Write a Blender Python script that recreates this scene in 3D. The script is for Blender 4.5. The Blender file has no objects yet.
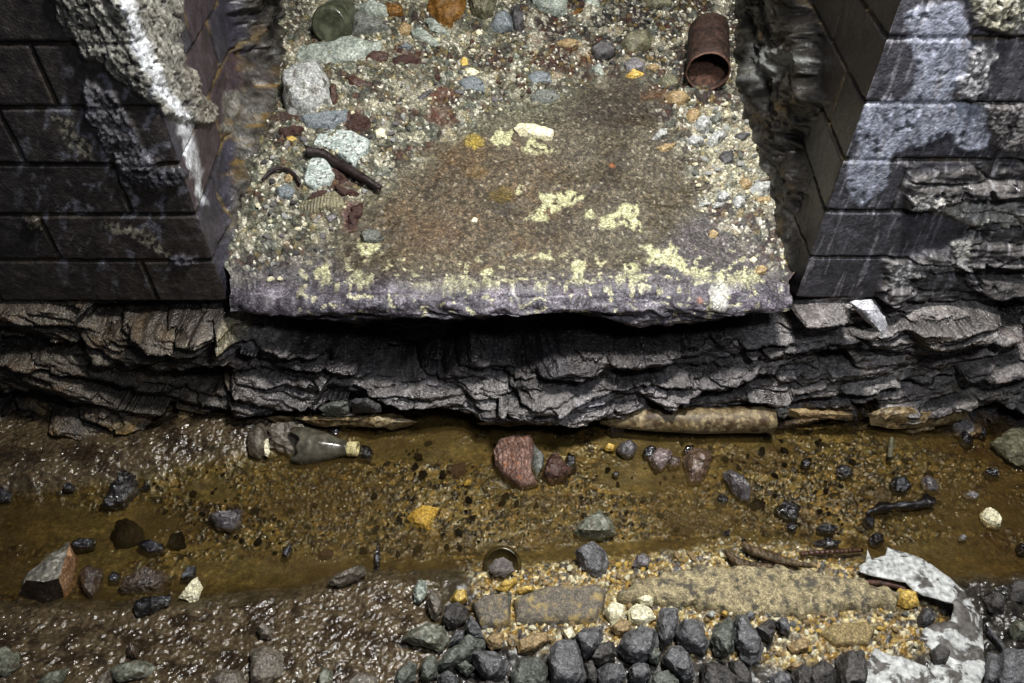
import bpy, bmesh, math, random
import numpy as np
from mathutils import Vector, Matrix, noise as mnoise
from mathutils.geometry import delaunay_2d_cdt

scene = bpy.context.scene
COL = scene.collection
R = random.Random(7)

# ------------------------------------------------------------------ camera
CAMZ = 0.92
TH = math.radians(42.0)
F = 683.0
SN, CS = math.sin(TH), math.cos(TH)

def ray(px, py):
    u = (px - 512.0) / F
    v = (341.5 - py) / F
    return u, CS + v * SN, -SN + v * CS

def on_Y(px, py, Y):
    u, dy, dz = ray(px, py)
    t = Y / dy
    return Vector((u * t, Y, CAMZ + dz * t))

def on_z(px, py, z):
    u, dy, dz = ray(px, py)
    t = (z - CAMZ) / dz
    return Vector((u * t, dy * t, z))

LZ0, LSL, LY0 = 0.285, 0.25, 0.80
LEDGE = {}
def ledge_off(x, y):
    if not LEDGE: return 0.0
    yt = LEDGE['y']
    i = int(np.clip(np.searchsorted(-yt, -y), 0, len(yt) - 1))
    row = LEDGE['z'][i]
    j = int(np.clip((x - LEDGE['xl'][i]) / (LEDGE['xr'][i] - LEDGE['xl'][i]) * (len(row) - 1), 0, len(row) - 1))
    return float(row[j])
def on_ledge(px, py, up=0.0):
    u, dy, dz = ray(px, py)
    off = 0.0
    for _ in range(6 if LEDGE else 1):
        t = (LZ0 + up + off - CAMZ - LSL * LY0) / (dz - LSL * dy)
        p = Vector((u * t, dy * t, CAMZ + dz * t))
        off = 0.5 * off + 0.5 * ledge_off(p.x, p.y)
    return p

def w2p(X, Y, Z):
    z = Z - CAMZ
    dep = Y * CS - z * SN
    up = Y * SN + z * CS
    return 512.0 + F * X / dep, 341.5 - F * up / dep

cam_d = bpy.data.cameras.new('camera')
cam = bpy.data.objects.new('camera', cam_d)
COL.objects.link(cam)
cam.location = (0, 0, CAMZ)
cam.rotation_euler = (math.pi / 2 - TH, 0, 0)
cam_d.sensor_width = 36.0
cam_d.lens = 36.0 * F / 1024.0
cam_d.clip_start = 0.01
scene.camera = cam

# ------------------------------------------------------------------ numpy noise
def _h(ix, iy, seed):
    ix = ix.astype(np.int64); iy = iy.astype(np.int64)
    h = (ix * 374761393 + iy * 668265263 + seed * 974711 + 1013904223) & 0xffffffff
    h = ((h ^ (h >> 13)) * 1274126177) & 0xffffffff
    h = ((h ^ (h >> 16)) * 2246822519) & 0xffffffff
    h = h ^ (h >> 15)
    return h.astype(np.float64) / 4294967295.0

def gn(x, y, seed=0):
    x0 = np.floor(x); y0 = np.floor(y)
    fx = x - x0; fy = y - y0
    u = fx * fx * fx * (fx * (fx * 6 - 15) + 10)
    v = fy * fy * fy * (fy * (fy * 6 - 15) + 10)
    def c(dx, dy):
        a = _h(x0 + dx, y0 + dy, seed) * 6.2831853
        return np.cos(a) * (fx - dx) + np.sin(a) * (fy - dy)
    n0 = c(0, 0) * (1 - u) + c(1, 0) * u
    n1 = c(0, 1) * (1 - u) + c(1, 1) * u
    return (n0 * (1 - v) + n1 * v) * 1.5

def fbm(x, y, seed=0, o=4, g=0.5):
    s = 0; a = 1.0; t = 0
    for i in range(o):
        s = s + a * gn(x * 2 ** i, y * 2 ** i, seed + i * 17)
        t += a; a *= g
    return s / t

def ridged(x, y, seed=0, o=4):
    s = 0; a = 1.0; t = 0
    for i in range(o):
        s = s + a * (1 - np.abs(gn(x * 2 ** i, y * 2 ** i, seed + i * 13)) * 1.6)
        t += a; a *= 0.5
    return s / t

def worley(x, y, seed=0):
    x0 = np.floor(x); y0 = np.floor(y)
    f1 = np.full(x.shape, 9.0); f2 = np.full(x.shape, 9.0); idv = np.zeros(x.shape)
    for dx in (-1, 0, 1):
        for dy in (-1, 0, 1):
            cx = x0 + dx; cy = y0 + dy
            jx = cx + _h(cx, cy, seed); jy = cy + _h(cx, cy, seed + 91)
            d = np.hypot(x - jx, y - jy)
            near = d < f1
            f2 = np.where(near, f1, np.minimum(f2, d))
            idv = np.where(near, _h(cx, cy, seed + 5), idv)
            f1 = np.where(near, d, f1)
    return f1, f2, idv

def facets(x, y, seed=0):
    x0 = np.floor(x); y0 = np.floor(y)
    f1 = np.full(x.shape, 9.0); f2 = np.full(x.shape, 9.0); val = np.zeros(x.shape)
    for dx in (-1, 0, 1):
        for dy in (-1, 0, 1):
            cx = x0 + dx; cy = y0 + dy
            jx = cx + _h(cx, cy, seed); jy = cy + _h(cx, cy, seed + 91)
            d = np.hypot(x - jx, y - jy)
            v = (_h(cx, cy, seed + 5) - .5) + (_h(cx, cy, seed + 6) - .5) * 0.9 * (x - jx) + (_h(cx, cy, seed + 7) - .65) * 1.0 * (y - jy)
            near = d < f1
            f2 = np.where(near, f1, np.minimum(f2, d))
            val = np.where(near, v, val)
            f1 = np.where(near, d, f1)
    return val, f2 - f1

def box(a, r):
    k = 2 * r + 1
    p = np.pad(a, r, mode='edge'); c = np.cumsum(np.cumsum(np.pad(p, ((1, 0), (1, 0))), 0), 1)
    return (c[k:, k:] - c[:-k, k:] - c[k:, :-k] + c[:-k, :-k]) / (k * k)

def ss(a, b, x):
    t = np.clip((x - a) / (b - a), 0, 1)
    return t * t * (3 - 2 * t)

def segd(px, py, a, b):
    ax, ay = a; bx, by = b
    dx, dy = bx - ax, by - ay
    t = np.clip(((px - ax) * dx + (py - ay) * dy) / (dx * dx + dy * dy + 1e-9), 0, 1)
    return np.hypot(px - ax - t * dx, py - ay - t * dy)

def pm(px, py, poly, w=2.0):
    """soft mask of a polygon"""
    out = np.zeros(px.shape)
    xs = [p[0] for p in poly]; ys = [p[1] for p in poly]
    sel = (px > min(xs) - w) & (px < max(xs) + w) & (py > min(ys) - w) & (py < max(ys) + w)
    if not sel.any():
        return out
    x = px[sel]; y = py[sel]
    ins = np.zeros(x.shape, bool); d = np.full(x.shape, 1e9)
    n = len(poly)
    for i in range(n):
        a = poly[i]; b = poly[(i + 1) % n]
        d = np.minimum(d, segd(x, y, a, b))
        if a[1] != b[1]:
            c = ((a[1] > y) != (b[1] > y)) & (x < (b[0] - a[0]) * (y - a[1]) / (b[1] - a[1]) + a[0])
            ins ^= c
    out[sel] = ss(-w, w, np.where(ins, d, -d))
    return out

def lm(px, py, pts, w):
    d = np.full(px.shape, 1e9)
    for i in range(len(pts) - 1):
        d = np.minimum(d, segd(px, py, pts[i], pts[i + 1]))
    return 1 - ss(w * 0.5, w * 1.5, d)

def bl(px, py, cx, cy, rx, ry):
    return 1 - ss(0.6, 1.2, np.hypot((px - cx) / rx, (py - cy) / ry))

def S(r, g, b):
    def f(c):
        c = c / 255.0
        return c / 12.92 if c <= 0.04045 else ((c + 0.055) / 1.055) ** 2.4
    return np.array([f(r), f(g), f(b)])

def mix(col, c, m):
    return col * (1 - m[..., None]) + np.asarray(c) * m[..., None]

# ------------------------------------------------------------------ objects
def tag(o, label=None, cat=None, group=None, kind=None):
    if label: o['label'] = label
    if cat: o['category'] = cat
    if group: o['group'] = group
    if kind: o['kind'] = kind
    return o

def link(name, me, mat=None, parent=None):
    o = bpy.data.objects.new(name, me)
    COL.objects.link(o)
    if mat: me.materials.append(mat)
    if parent: o.parent = parent
    return o

def empty(name, loc):
    o = bpy.data.objects.new(name, None)
    o.empty_display_size = 0.02
    COL.objects.link(o); o.location = loc
    return o

def sheet(name, P, col, rgh, mat, flip=False):
    n, m = P.shape[:2]
    me = bpy.data.meshes.new(name)
    me.vertices.add(n * m)
    me.vertices.foreach_set('co', P.reshape(-1).astype(np.float32))
    idx = np.arange(n * m).reshape(n, m)
    q = np.stack([idx[:-1, :-1], idx[:-1, 1:], idx[1:, 1:], idx[1:, :-1]], -1).reshape(-1, 4)
    if flip: q = q[:, ::-1]
    nf = len(q)
    me.loops.add(nf * 4); me.polygons.add(nf)
    me.loops.foreach_set('vertex_index', q.reshape(-1).astype(np.int32))
    me.polygons.foreach_set('loop_start', np.arange(0, nf * 4, 4, dtype=np.int32))
    me.update(calc_edges=True)
    me.polygons.foreach_set('use_smooth', np.ones(nf, bool))
    a = me.color_attributes.new('Col', 'FLOAT_COLOR', 'POINT')
    c4 = np.concatenate([np.clip(col, 0, 1), np.clip(rgh, 0, 1)[..., None]], -1)
    a.data.foreach_set('color', c4.reshape(-1).astype(np.float32))
    o = link(name, me, mat)
    o['kind'] = 'structure'
    return o

# ------------------------------------------------------------------ materials
class NT:
    def __init__(s, name):
        s.m = bpy.data.materials.new(name); s.m.use_nodes = True
        s.t = s.m.node_tree; s.t.nodes.clear()
        s.out = s.n('ShaderNodeOutputMaterial')
    def n(s, typ, **kw):
        x = s.t.nodes.new(typ)
        for k, v in kw.items():
            if k[0] == '_': setattr(x, k[1:], v)
            else:
                x.inputs[k.replace('__', ' ')].default_value = v
        return x
    def l(s, a, b): s.t.links.new(a, b)

def ramp(nt, fac, stops):
    r = nt.n('ShaderNodeValToRGB')
    e = r.color_ramp.elements
    while len(e) < len(stops): e.new(0.5)
    for k, (p, c) in enumerate(stops):
        e[k].position = p; e[k].color = (*c, 1) if len(c) == 3 else c
    nt.l(fac, r.inputs[0]); return r.outputs[0]

def mat_painted(name, grit=350.0, jit=0.5, bump=0.35, dist=0.0015, fine=120.0, spec=0.5, coat=0.0):
    """reads surface colour and roughness, adds grain and relief"""
    nt = NT(name)
    at = nt.n('ShaderNodeAttribute', _attribute_name='Col')
    tc = nt.n('ShaderNodeTexCoord')
    v = nt.n('ShaderNodeTexVoronoi', Scale=grit); nt.l(tc.outputs['Object'], v.inputs['Vector'])
    n1 = nt.n('ShaderNodeTexNoise', Scale=fine, Detail=8.0, Roughness=0.65); nt.l(tc.outputs['Object'], n1.inputs['Vector'])
    sep = nt.n('ShaderNodeSeparateColor'); nt.l(v.outputs['Color'], sep.inputs[0])
    gr = ramp(nt, sep.outputs[0], [(0.0, (1 - jit,) * 3), (0.55, (1.0 - jit * .25,) * 3), (0.9, (1 + jit * .6,) * 3), (1.0, (1 + jit * 1.6,) * 3)])
    nr = ramp(nt, n1.outputs[0], [(0.3, (0.6,) * 3), (0.7, (1.35,) * 3)])
    m1 = nt.n('ShaderNodeMix', _data_type='RGBA', _blend_type='MULTIPLY'); m1.inputs[0].default_value = 1
    nt.l(at.outputs['Color'], m1.inputs[6]); nt.l(gr, m1.inputs[7])
    m2 = nt.n('ShaderNodeMix', _data_type='RGBA', _blend_type='MULTIPLY'); m2.inputs[0].default_value = 1
    nt.l(m1.outputs[2], m2.inputs[6]); nt.l(nr, m2.inputs[7])
    b = nt.n('ShaderNodeBsdfPrincipled'); b.inputs['Specular IOR Level'].default_value = spec
    nt.l(m2.outputs[2], b.inputs['Base Color'])
    rn = nt.n('ShaderNodeMath', _operation='MULTIPLY_ADD'); nt.l(n1.outputs[0], rn.inputs[0]); rn.inputs[1].default_value = 0.3
    ra = nt.n('ShaderNodeMath', _operation='SUBTRACT'); nt.l(at.outputs['Alpha'], ra.inputs[0]); ra.inputs[1].default_value = 0.15
    nt.l(ra.outputs[0], rn.inputs[2]); rn.use_clamp = True
    nt.l(rn.outputs[0], b.inputs['Roughness'])
    ad = nt.n('ShaderNodeMath', _operation='MULTIPLY_ADD'); nt.l(v.outputs['Distance'], ad.inputs[0]); ad.inputs[1].default_value = -0.5
    nt.l(n1.outputs[0], ad.inputs[2])
    bp = nt.n('ShaderNodeBump', Strength=bump, Distance=dist); nt.l(ad.outputs[0], bp.inputs['Height'])
    nt.l(bp.outputs[0], b.inputs['Normal'])
    if coat:
        b.inputs['Coat Weight'].default_value = coat; b.inputs['Coat Roughness'].default_value = 0.12; nt.l(bp.outputs[0], b.inputs['Coat Normal'])
    nt.l(b.outputs[0], nt.out.inputs[0])
    return nt.m

_rm = {}
def rockmat(c1, c2, rough=0.6, scale=60.0, spots=None, spot_t=0.62, bump=0.5, spot_scale=90.0, wave=0.0, spec=0.5, metallic=0.0, name='rock_surface'):
    key = (tuple(c1), tuple(c2), rough, scale, tuple(spots) if spots is not None else None, spot_t, bump, spot_scale, wave, spec, metallic)
    if key in _rm: return _rm[key]
    nt = NT(name)
    tc = nt.n('ShaderNodeTexCoord')
    n1 = nt.n('ShaderNodeTexNoise', Scale=scale, Detail=9.0, Roughness=0.68)
    nt.l(tc.outputs['Object'], n1.inputs['Vector'])
    cc = ramp(nt, n1.outputs[0], [(0.33, tuple(c1)), (0.66, tuple(c2))])
    v = nt.n('ShaderNodeTexVoronoi', Scale=scale * 7); nt.l(tc.outputs['Object'], v.inputs['Vector'])
    sep = nt.n('ShaderNodeSeparateColor'); nt.l(v.outputs['Color'], sep.inputs[0])
    gr = ramp(nt, sep.outputs[0], [(0.0, (0.55,) * 3), (0.9, (1.25,) * 3), (1.0, (1.7,) * 3)])
    m1 = nt.n('ShaderNodeMix', _data_type='RGBA', _blend_type='MULTIPLY'); m1.inputs[0].default_value = 1
    nt.l(cc, m1.inputs[6]); nt.l(gr, m1.inputs[7])
    res = m1.outputs[2]
    if spots is not None:
        n2 = nt.n('ShaderNodeTexNoise', Scale=spot_scale, Detail=6.0, Roughness=0.6); nt.l(tc.outputs['Object'], n2.inputs['Vector'])
        sp = ramp(nt, n2.outputs[0], [(spot_t - 0.05, (0, 0, 0)), (spot_t + 0.06, (.9,) * 3)])
        m2 = nt.n('ShaderNodeMix', _data_type='RGBA'); nt.l(sp, m2.inputs[0]); nt.l(res, m2.inputs[6]); m2.inputs[7].default_value = (*spots, 1)
        res = m2.outputs[2]
    b = nt.n('ShaderNodeBsdfPrincipled', Roughness=rough, Metallic=metallic); b.inputs['Specular IOR Level'].default_value = spec
    nt.l(res, b.inputs['Base Color'])
    if rough < .3:
        b.inputs['Coat Weight'].default_value = 1.0; b.inputs['Coat Roughness'].default_value = 0.06
    rr = ramp(nt, n1.outputs[0], [(0.3, (max(rough - .2, .05),) * 3), (0.7, (min(rough + .2, 1),) * 3)])
    nt.l(rr, b.inputs['Roughness'])
    hgt = n1.outputs[0]
    if wave:
        w = nt.n('ShaderNodeTexWave', Scale=wave, Distortion=2.0); nt.l(tc.outputs['Object'], w.inputs['Vector'])
        a2 = nt.n('ShaderNodeMath', _operation='MULTIPLY_ADD'); nt.l(w.outputs['Fac'], a2.inputs[0]); a2.inputs[1].default_value = 0.5; nt.l(hgt, a2.inputs[2])
        hgt = a2.outputs[0]
    bp = nt.n('ShaderNodeBump', Strength=bump, Distance=0.006); nt.l(hgt, bp.inputs['Height'])
    nt.l(bp.outputs[0], b.inputs['Normal']); nt.l(bp.outputs[0], b.inputs['Coat Normal']); nt.l(b.outputs[0], nt.out.inputs[0])
    _rm[key] = nt.m
    return nt.m

def glassmat(name, col, trans=0.5, rough=0.12):
    nt = NT(name)
    tc = nt.n('ShaderNodeTexCoord')
    n1 = nt.n('ShaderNodeTexNoise', Scale=70.0, Detail=6.0); nt.l(tc.outputs['Object'], n1.inputs['Vector'])
    b = nt.n('ShaderNodeBsdfPrincipled'); b.inputs['IOR'].default_value = 1.5
    b.inputs['Transmission Weight'].default_value = trans
    cc = ramp(nt, n1.outputs[0], [(0.35, tuple(np.array(col) * 0.6)), (0.7, tuple(np.minimum(np.array(col) * 1.5, 1)))])
    nt.l(cc, b.inputs['Base Color'])
    rr = ramp(nt, n1.outputs[0], [(0.4, (rough,) * 3), (0.75, (rough + 0.3,) * 3)])
    nt.l(rr, b.inputs['Roughness']); nt.l(b.outputs[0], nt.out.inputs[0])
    return nt.m

# ------------------------------------------------------------------ ground height
BANK = [(-400, 606), (0, 603), (100, 603), (190, 600), (300, 588), (365, 572), (430, 575), (480, 566), (560, 566), (640, 560), (720, 548), (800, 548), (860, 556), (940, 578), (1024, 578), (1400, 578)]
MUDL = [(-400, 520), (0, 498), (60, 490), (130, 480), (190, 466), (250, 452), (275, 440), (300, 425), (340, 400), (1500, 300)]
def ground(X, Y):
    """base height of the stream bed, mud and bank"""
    px, py = w2p(X, Y, np.zeros_like(X))
    b = np.interp(px, [p[0] for p in BANK], [p[1] for p in BANK])
    wob = 7 * fbm(px / 26, py / 26, 3, 3)
    d1 = py - b + wob
    z = -0.014 + 0.030 * ss(-26, 22, d1) + 0.018 * ss(15, 90, d1)
    m = np.interp(px, [p[0] for p in MUDL], [p[1] for p in MUDL])
    d2 = m - py + wob
    z = np.maximum(z, -0.014 + 0.034 * ss(-22, 26, d2))
    return z
BED = {}
def gz(x, y):
    if BED:
        i = int(np.clip(np.searchsorted(-BED['y'], -y), 0, len(BED['y']) - 1)); j = int(np.clip(np.searchsorted(BED['x'], x), 0, len(BED['x']) - 1))
        return float(BED['z'][i, j])
    return float(ground(np.array([float(x)]), np.array([float(y)]))[0])
def on_ground(px, py, up=0.0):
    z = 0.0
    for _ in range(4):
        p = on_z(px, py, z + up)
        z = gz(p.x, p.y)
    return on_z(px, py, z + up)
# ================================================================== LEDGE
M_ledge = mat_painted('ledge_grit', grit=430.0, jit=0.55, bump=0.5, dist=0.002, fine=160.0)
M_rock = mat_painted('wet_rock', grit=260.0, jit=0.35, bump=0.8, dist=0.004, fine=85.0, coat=.35)
M_brick = mat_painted('engineering_brick', grit=300.0, jit=0.25, bump=0.45, dist=0.002, fine=110.0, coat=.3)
M_bed = mat_painted('silt_and_mud', grit=330.0, jit=0.26, bump=0.35, dist=0.003, fine=130.0, coat=.7)

def wall_xl(Y): return -0.440 - 0.156 * (Y - 0.83)
def wall_xr(Y): return 0.4375 + 0.17 * (Y - 0.83)

LIPB = [(232, 301), (300, 318), (350, 325), (420, 320), (480, 319), (560, 313), (600, 320), (640, 334), (700, 325), (745, 318), (790, 303)]
LB = [on_Y(x, y, 0.80) for x, y in LIPB]

def build_ledge():
    nx = 620
    ytop = np.concatenate([np.linspace(2.1, 1.68, 25)[:-1], np.linspace(1.68, 0.826, 400)])
    nl = 70
    rows = len(ytop) + nl
    u = np.linspace(0, 1, nx)
    P = np.zeros((rows, nx, 3)); N = np.zeros((rows, nx, 3))
    k = len(ytop)
    xl = np.where(ytop > 0.86, wall_xl(ytop) - 0.02 * ss(0.86, 0.92, ytop), -0.425 - .02 * ss(.83, .86, ytop))
    xr = np.where(ytop > 0.86, wall_xr(ytop) + 0.02 * ss(0.86, 0.92, ytop), 0.420 + .022 * ss(.83, .86, ytop))
    X = xl[:, None] + (xr - xl)[:, None] * u[None]
    P[:k, :, 0] = X; P[:k, :, 1] = ytop[:, None]
    N[:k, :, 2] = 1
    P[:k, :, 2] = LZ0 + LSL * (P[:k, :, 1] - LY0)
    # lip: rounded edge, front, underside
    x = -0.425 + 0.845 * u
    wav = 0.012 * fbm(x * 7, x * 0 + 3.3, 21, 4)
    ye = 0.800 + wav - 0.006 * np.cos(x * 3)
    zt = LZ0 + 0.0
    zb = np.interp(x, [p.x for p in LB], [p.z for p in LB])
    for j in range(nl):
        f = (j + 1) / nl
        row = k + j
        P[row, :, 0] = x
        if f < 0.25:
            a = f / 0.25 * math.pi / 2
            r = 0.022
            P[row, :, 1] = ye + r - r * math.sin(a)
            P[row, :, 2] = zt - r + r * math.cos(a)
            N[row, :, 1] = -math.sin(a); N[row, :, 2] = math.cos(a)
        elif f < 0.62:
            g = (f - 0.25) / 0.37
            P[row, :, 1] = ye + 0.010 * g
            P[row, :, 2] = (zt - 0.022) * (1 - g) + (zb + 0.004) * g
            N[row, :, 1] = -1
        else:
            g = (f - 0.62) / 0.38
            P[row, :, 1] = ye + 0.010 + 0.11 * g
            P[row, :, 2] = zb + 0.004 - 0.012 * math.sin(min(g * 3, 1) * math.pi / 2) - 0.012 * g
            N[row, :, 1] = -(1 - g) * 0.4; N[row, :, 2] = -1
    px, py = w2p(P[..., 0], P[..., 1], P[..., 2])
    X, Y, Z = P[..., 0], P[..., 1], P[..., 2]
    top = np.zeros((rows, nx)); top[:k] = 1
    Yw = Y; Y = Y - np.maximum(0, LZ0 + LSL * (Y - LY0) - Z)
    # --- where the rubble lies
    wx = px + 10 * fbm(px / 22, py / 22, 5, 4); wy = py + 8 * fbm(px / 22, py / 22, 6, 4)
    rubL = pm(wx, wy, [(225, 300), (300, 262), (345, 215), (370, 190), (420, 160), (470, 125), (520, 105), (570, 90), (650, 60), (740, -30), (200, -60)], 14)
    rubR = pm(wx, wy, [(690, -20), (640, 60), (660, 120), (690, 175), (705, 215), (760, 255), (800, 300), (820, 100), (780, -30)], 14)
    rub = np.clip(rubL + rubR, 0, 1)
    f1, f2, idv = worley(X * 95, Y * 95 * .9, 3)
    g1, g2, idg = worley(X * 210 + 3, Y * 200, 8)
    st = np.clip(f2 - f1, 0, 0.6)
    disp = 0.010 * fbm(X * 9, Y * 9, 31, 4)
    fa, fe = facets(X * 75 + .5 * fbm(X * 40, Y * 40, 34, 2), Y * 70, 35)
    fb, fe2 = facets(X * 28 + .5 * fbm(X * 20, Y * 20, 36, 3), Y * 26, 38)
    pat = ss(-.15, .2, fbm(X * 9 + 4, Y * 9, 39, 4))
    disp += rub * (0.0035 * fa * ss(0, .25, fe) + .008 * fb * pat * ss(0, .3, fe2) + 0.002 * ss(0.02, 0.4, st) * (0.3 + idv) + 0.008 * fbm(X * 24, Y * 24, 33, 3))
    disp += (0.0008 + 0.0012 * rub) * ss(0.0, 0.4, g2 - g1) * idg
    disp += 0.002 * fbm(X * 70, Y * 70, 37, 3)
    heap = pm(px, py, [(225, 290), (330, 200), (420, 60), (560, -20), (200, -40)], 60)
    disp += 0.02 * heap
    # lip relief
    lip = 1 - top
    s = Z * 1.0
    strat = fbm(X * 7, Z * 42 + Yw * 20, 41, 5)
    qz = Z - Yw
    strat = fbm(X * 7, qz * 34, 41, 5)
    ch = ridged(X * 14 + qz * 16, qz * 36, 44, 4)
    disp = np.where(top > 0.5, disp, 0)
    near = np.clip((0.86 - Yw) / 0.06, 0, 1)
    disp = disp * (1 - 0.5 * near * top) + lip * 0.0
    blend = np.where(top > 0.5, near, 1.0)
    disp += blend * (0.016 * strat + 0.008 * (ch - 0.6) + 0.006 * fbm(X * 30, qz * 45, 47, 3))
    LEDGE.update(y=ytop, xl=xl, xr=xr, z=box(disp[:k], 4))
    P = P + N * (disp)[..., None]
    # --- colours
    c = np.ones((rows, nx, 3)) * S(96, 89, 75)
    big = fbm(px / 70, py / 55, 51, 4)
    med = fbm(px / 22, py / 20, 53, 4)
    c = mix(c, S(84, 76, 61), ss(-0.1, 0.25, big))
    olive = bl(wx, wy, 470, 205, 120, 75) * 0.7
    c = mix(c, S(94, 83, 66), olive)
    c = mix(c, S(98, 82, 62), olive * ss(0.02, 0.3, med))
    c = mix(c, S(62, 55, 47), ss(0.12, 0.35, fbm(px / 40, py / 40, 57, 4)) * 0.6)
    c = mix(c, S(60, 52, 44), bl(wx, wy, 610, 105, 55, 28) * .7)
    # left gravel: pale greenish grey grit
    rl = pm(wx, wy, [(225, 310), (330, 240), (380, 190), (450, 140), (560, 110), (600, 60), (520, 0), (220, -40)], 22)
    c = mix(c, S(106, 106, 88), rl * .9)
    upr = pm(wx, wy, [(540, 0), (530, 40), (580, 78), (660, 70), (690, 100), (760, 100), (770, -20)], 16)
    c = mix(c, S(48, 42, 32), upr * .92)
    soot = bl(wx, wy, 615, 18, 55, 24)
    c = mix(c, S(24, 20, 22), soot * .95)
    c = mix(c, S(56, 30, 22), bl(wx, wy, 545, 30, 35, 24) * .9)
    c = mix(c, S(70, 42, 30), bl(wx, wy, 520, 62, 80, 18) * ss(-.1, .2, med) * .8)
    c = mix(c, S(86, 58, 34), bl(wx, wy, 575, 62, 40, 18) * .7)
    rr = pm(wx, wy, [(690, 118), (735, 100), (752, 120), (775, 170), (775, 200), (750, 215), (710, 205), (700, 160)], 9)
    c = mix(c, S(168, 163, 138), rr * .85)
    ll = pm(wx, wy, [(345, 60), (420, 40), (430, 110), (370, 130), (400, 75)], 12)
    c = mix(c, S(160, 155, 132), ll * .6)
    low = pm(wx, wy, [(225, 330), (235, 262), (330, 250), (350, 285), (480, 288), (640, 270), (700, 205), (770, 215), (800, 320)], 12)
    c = mix(c, S(88, 84, 84), low * .9)
    # pebbles and grit, each with its own tint
    jt = 0.45 + 1.25 * idg ** 1.6
    c = c * (1 - 0.75 + 0.75 * jt)[..., None]
    patch = fbm(px / 26 + 9, py / 18, 58, 4)
    c = mix(c, S(186, 180, 158), rub * ss(.05, .3, patch) * .7)
    c = mix(c, S(60, 42, 38), rub * ss(.08, .3, -patch) * .75)
    c = mix(c, S(116, 122, 112), rub * ss(.15, .35, fbm(px / 20, py / 15, 59, 3)) * .6)
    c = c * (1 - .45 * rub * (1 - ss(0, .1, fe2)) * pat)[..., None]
    tints = np.array([S(70, 68, 66), S(120, 116, 100), S(170, 166, 146), S(96, 60, 42), S(86, 90, 82), S(136, 118, 70), S(50, 46, 46), S(200, 196, 180)])
    tid = (idv * 7.999).astype(int)
    c = mix(c, tints[tid], rub * ss(0.08, 0.25, st) * 0.42)
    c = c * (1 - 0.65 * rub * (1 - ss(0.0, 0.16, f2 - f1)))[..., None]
    white = (idg > .965 - .04 * rub) * ss(0.1, 0.3, g2 - g1)
    c = mix(c, S(225, 222, 205), white * (0.2 + 0.7 * rub))
    # rust patches
    for (x, y, rx, ry, cc, a) in [(440, 118, 14, 15, S(88, 52, 42), .8), (445, 98, 16, 8, S(92, 54, 38), .8), (408, 60, 18, 7, S(70, 36, 28), .8),
                                  (355, 125, 14, 10, S(72, 38, 34), .85), (290, 128, 16, 6, S(66, 34, 30), .8), (350, 218, 10, 16, S(84, 44, 46), .8),
                                  (345, 182, 14, 14, S(84, 46, 32), .8), (460, 150, 40, 16, S(106, 86, 62), .4), (430, 235, 34, 20, S(104, 84, 64), .4),
                                  (475, 172, 14, 9, S(124, 100, 58), .4), (660, 95, 20, 10, S(96, 70, 44), .6), (472, 141, 10, 7, S(160, 140, 60), .7),
                                  (500, 197, 12, 8, S(92, 78, 30), .8), (612, 165, 4, 4, S(150, 96, 60), .7)]:
        c = mix(c, cc, bl(wx, wy, x, y, rx, ry) * a * (0.6 + 0.4 * ss(-.2, .2, med)))
    # yellow lichen and mineral patches
    lx = px + 6 * fbm(px / 9, py / 9, 61, 4); ly = py + 5 * fbm(px / 9, py / 9, 62, 4)
    holes = ss(-0.28, -0.12, fbm(px / 8, py / 8, 66, 3))
    lem = S(188, 186, 146)
    L = [[(490, 140), (498, 131), (512, 130), (512, 143), (500, 148)], [(520, 150), (530, 141), (555, 147), (552, 154), (530, 153)],
         [(526, 220), (530, 212), (542, 205), (540, 192), (572, 191), (586, 194), (584, 199), (560, 208), (548, 215), (548, 221)],
         [(583, 212), (590, 210), (594, 216), (586, 220)], [(594, 226), (604, 216), (622, 207), (638, 206), (638, 218), (644, 232), (636, 232), (624, 224), (606, 228)],
         [(638, 244), (650, 246), (664, 252), (672, 242), (678, 256), (692, 266), (712, 274), (736, 272), (760, 270), (764, 282), (740, 290), (712, 282), (690, 278), (670, 264), (644, 262), (652, 256)],
         [(556, 285), (572, 278), (575, 260), (586, 262), (584, 282), (590, 286), (566, 284)], [(590, 281), (600, 275), (604, 284)], [(480, 268), (494, 268), (496, 286), (482, 286)],
         [(497, 276), (520, 280), (518, 284), (500, 283)], [(538, 252), (552, 252), (554, 260), (540, 259)], [(440, 284), (446, 276), (466, 274), (480, 284), (478, 296), (460, 312), (444, 300)],
         [(534, 282), (548, 282), (549, 296), (535, 300)], [(345, 278), (360, 270), (376, 282), (368, 288)], [(312, 268), (328, 262), (334, 282), (320, 286)],
         [(398, 290), (420, 282), (440, 284), (420, 290)], [(612, 278), (640, 274), (644, 284), (618, 285)], [(625, 262), (640, 262), (640, 270), (620, 276)],
         [(355, 243), (380, 243), (382, 252), (362, 256)], [(516, 188), (522, 186), (524, 192), (517, 193)]]
    for q in L:
        c = mix(c, lem * (0.9 + 0.1 * idg[..., None]), pm(lx, ly, q, 1.6) * holes * .9)
    spots = ss(0.22, 0.3, fbm(px / 11, py / 7, 71, 4)) * pm(px, py, [(300, 262), (790, 250), (790, 320), (300, 325)], 12)
    c = mix(c, S(200, 196, 158), spots * .7)
    pale = ss(0.0, 0.35, fbm(px / 30, py / 10, 73, 4)) * blend * (py < 345)
    lipc = mix(np.ones((rows, nx, 3)) * S(86, 82, 88), S(132, 126, 134), pale)
    lipc = mix(lipc, S(196, 192, 158), spots * .75)
    lipc = mix(lipc, S(196, 194, 186), pm(lx, ly, [(711, 285), (722, 280), (729, 290), (726, 308), (712, 312)], 3))
    lipc = mix(lipc, S(150, 112, 100), bl(wx, wy, 700, 300, 4, 4))
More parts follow.
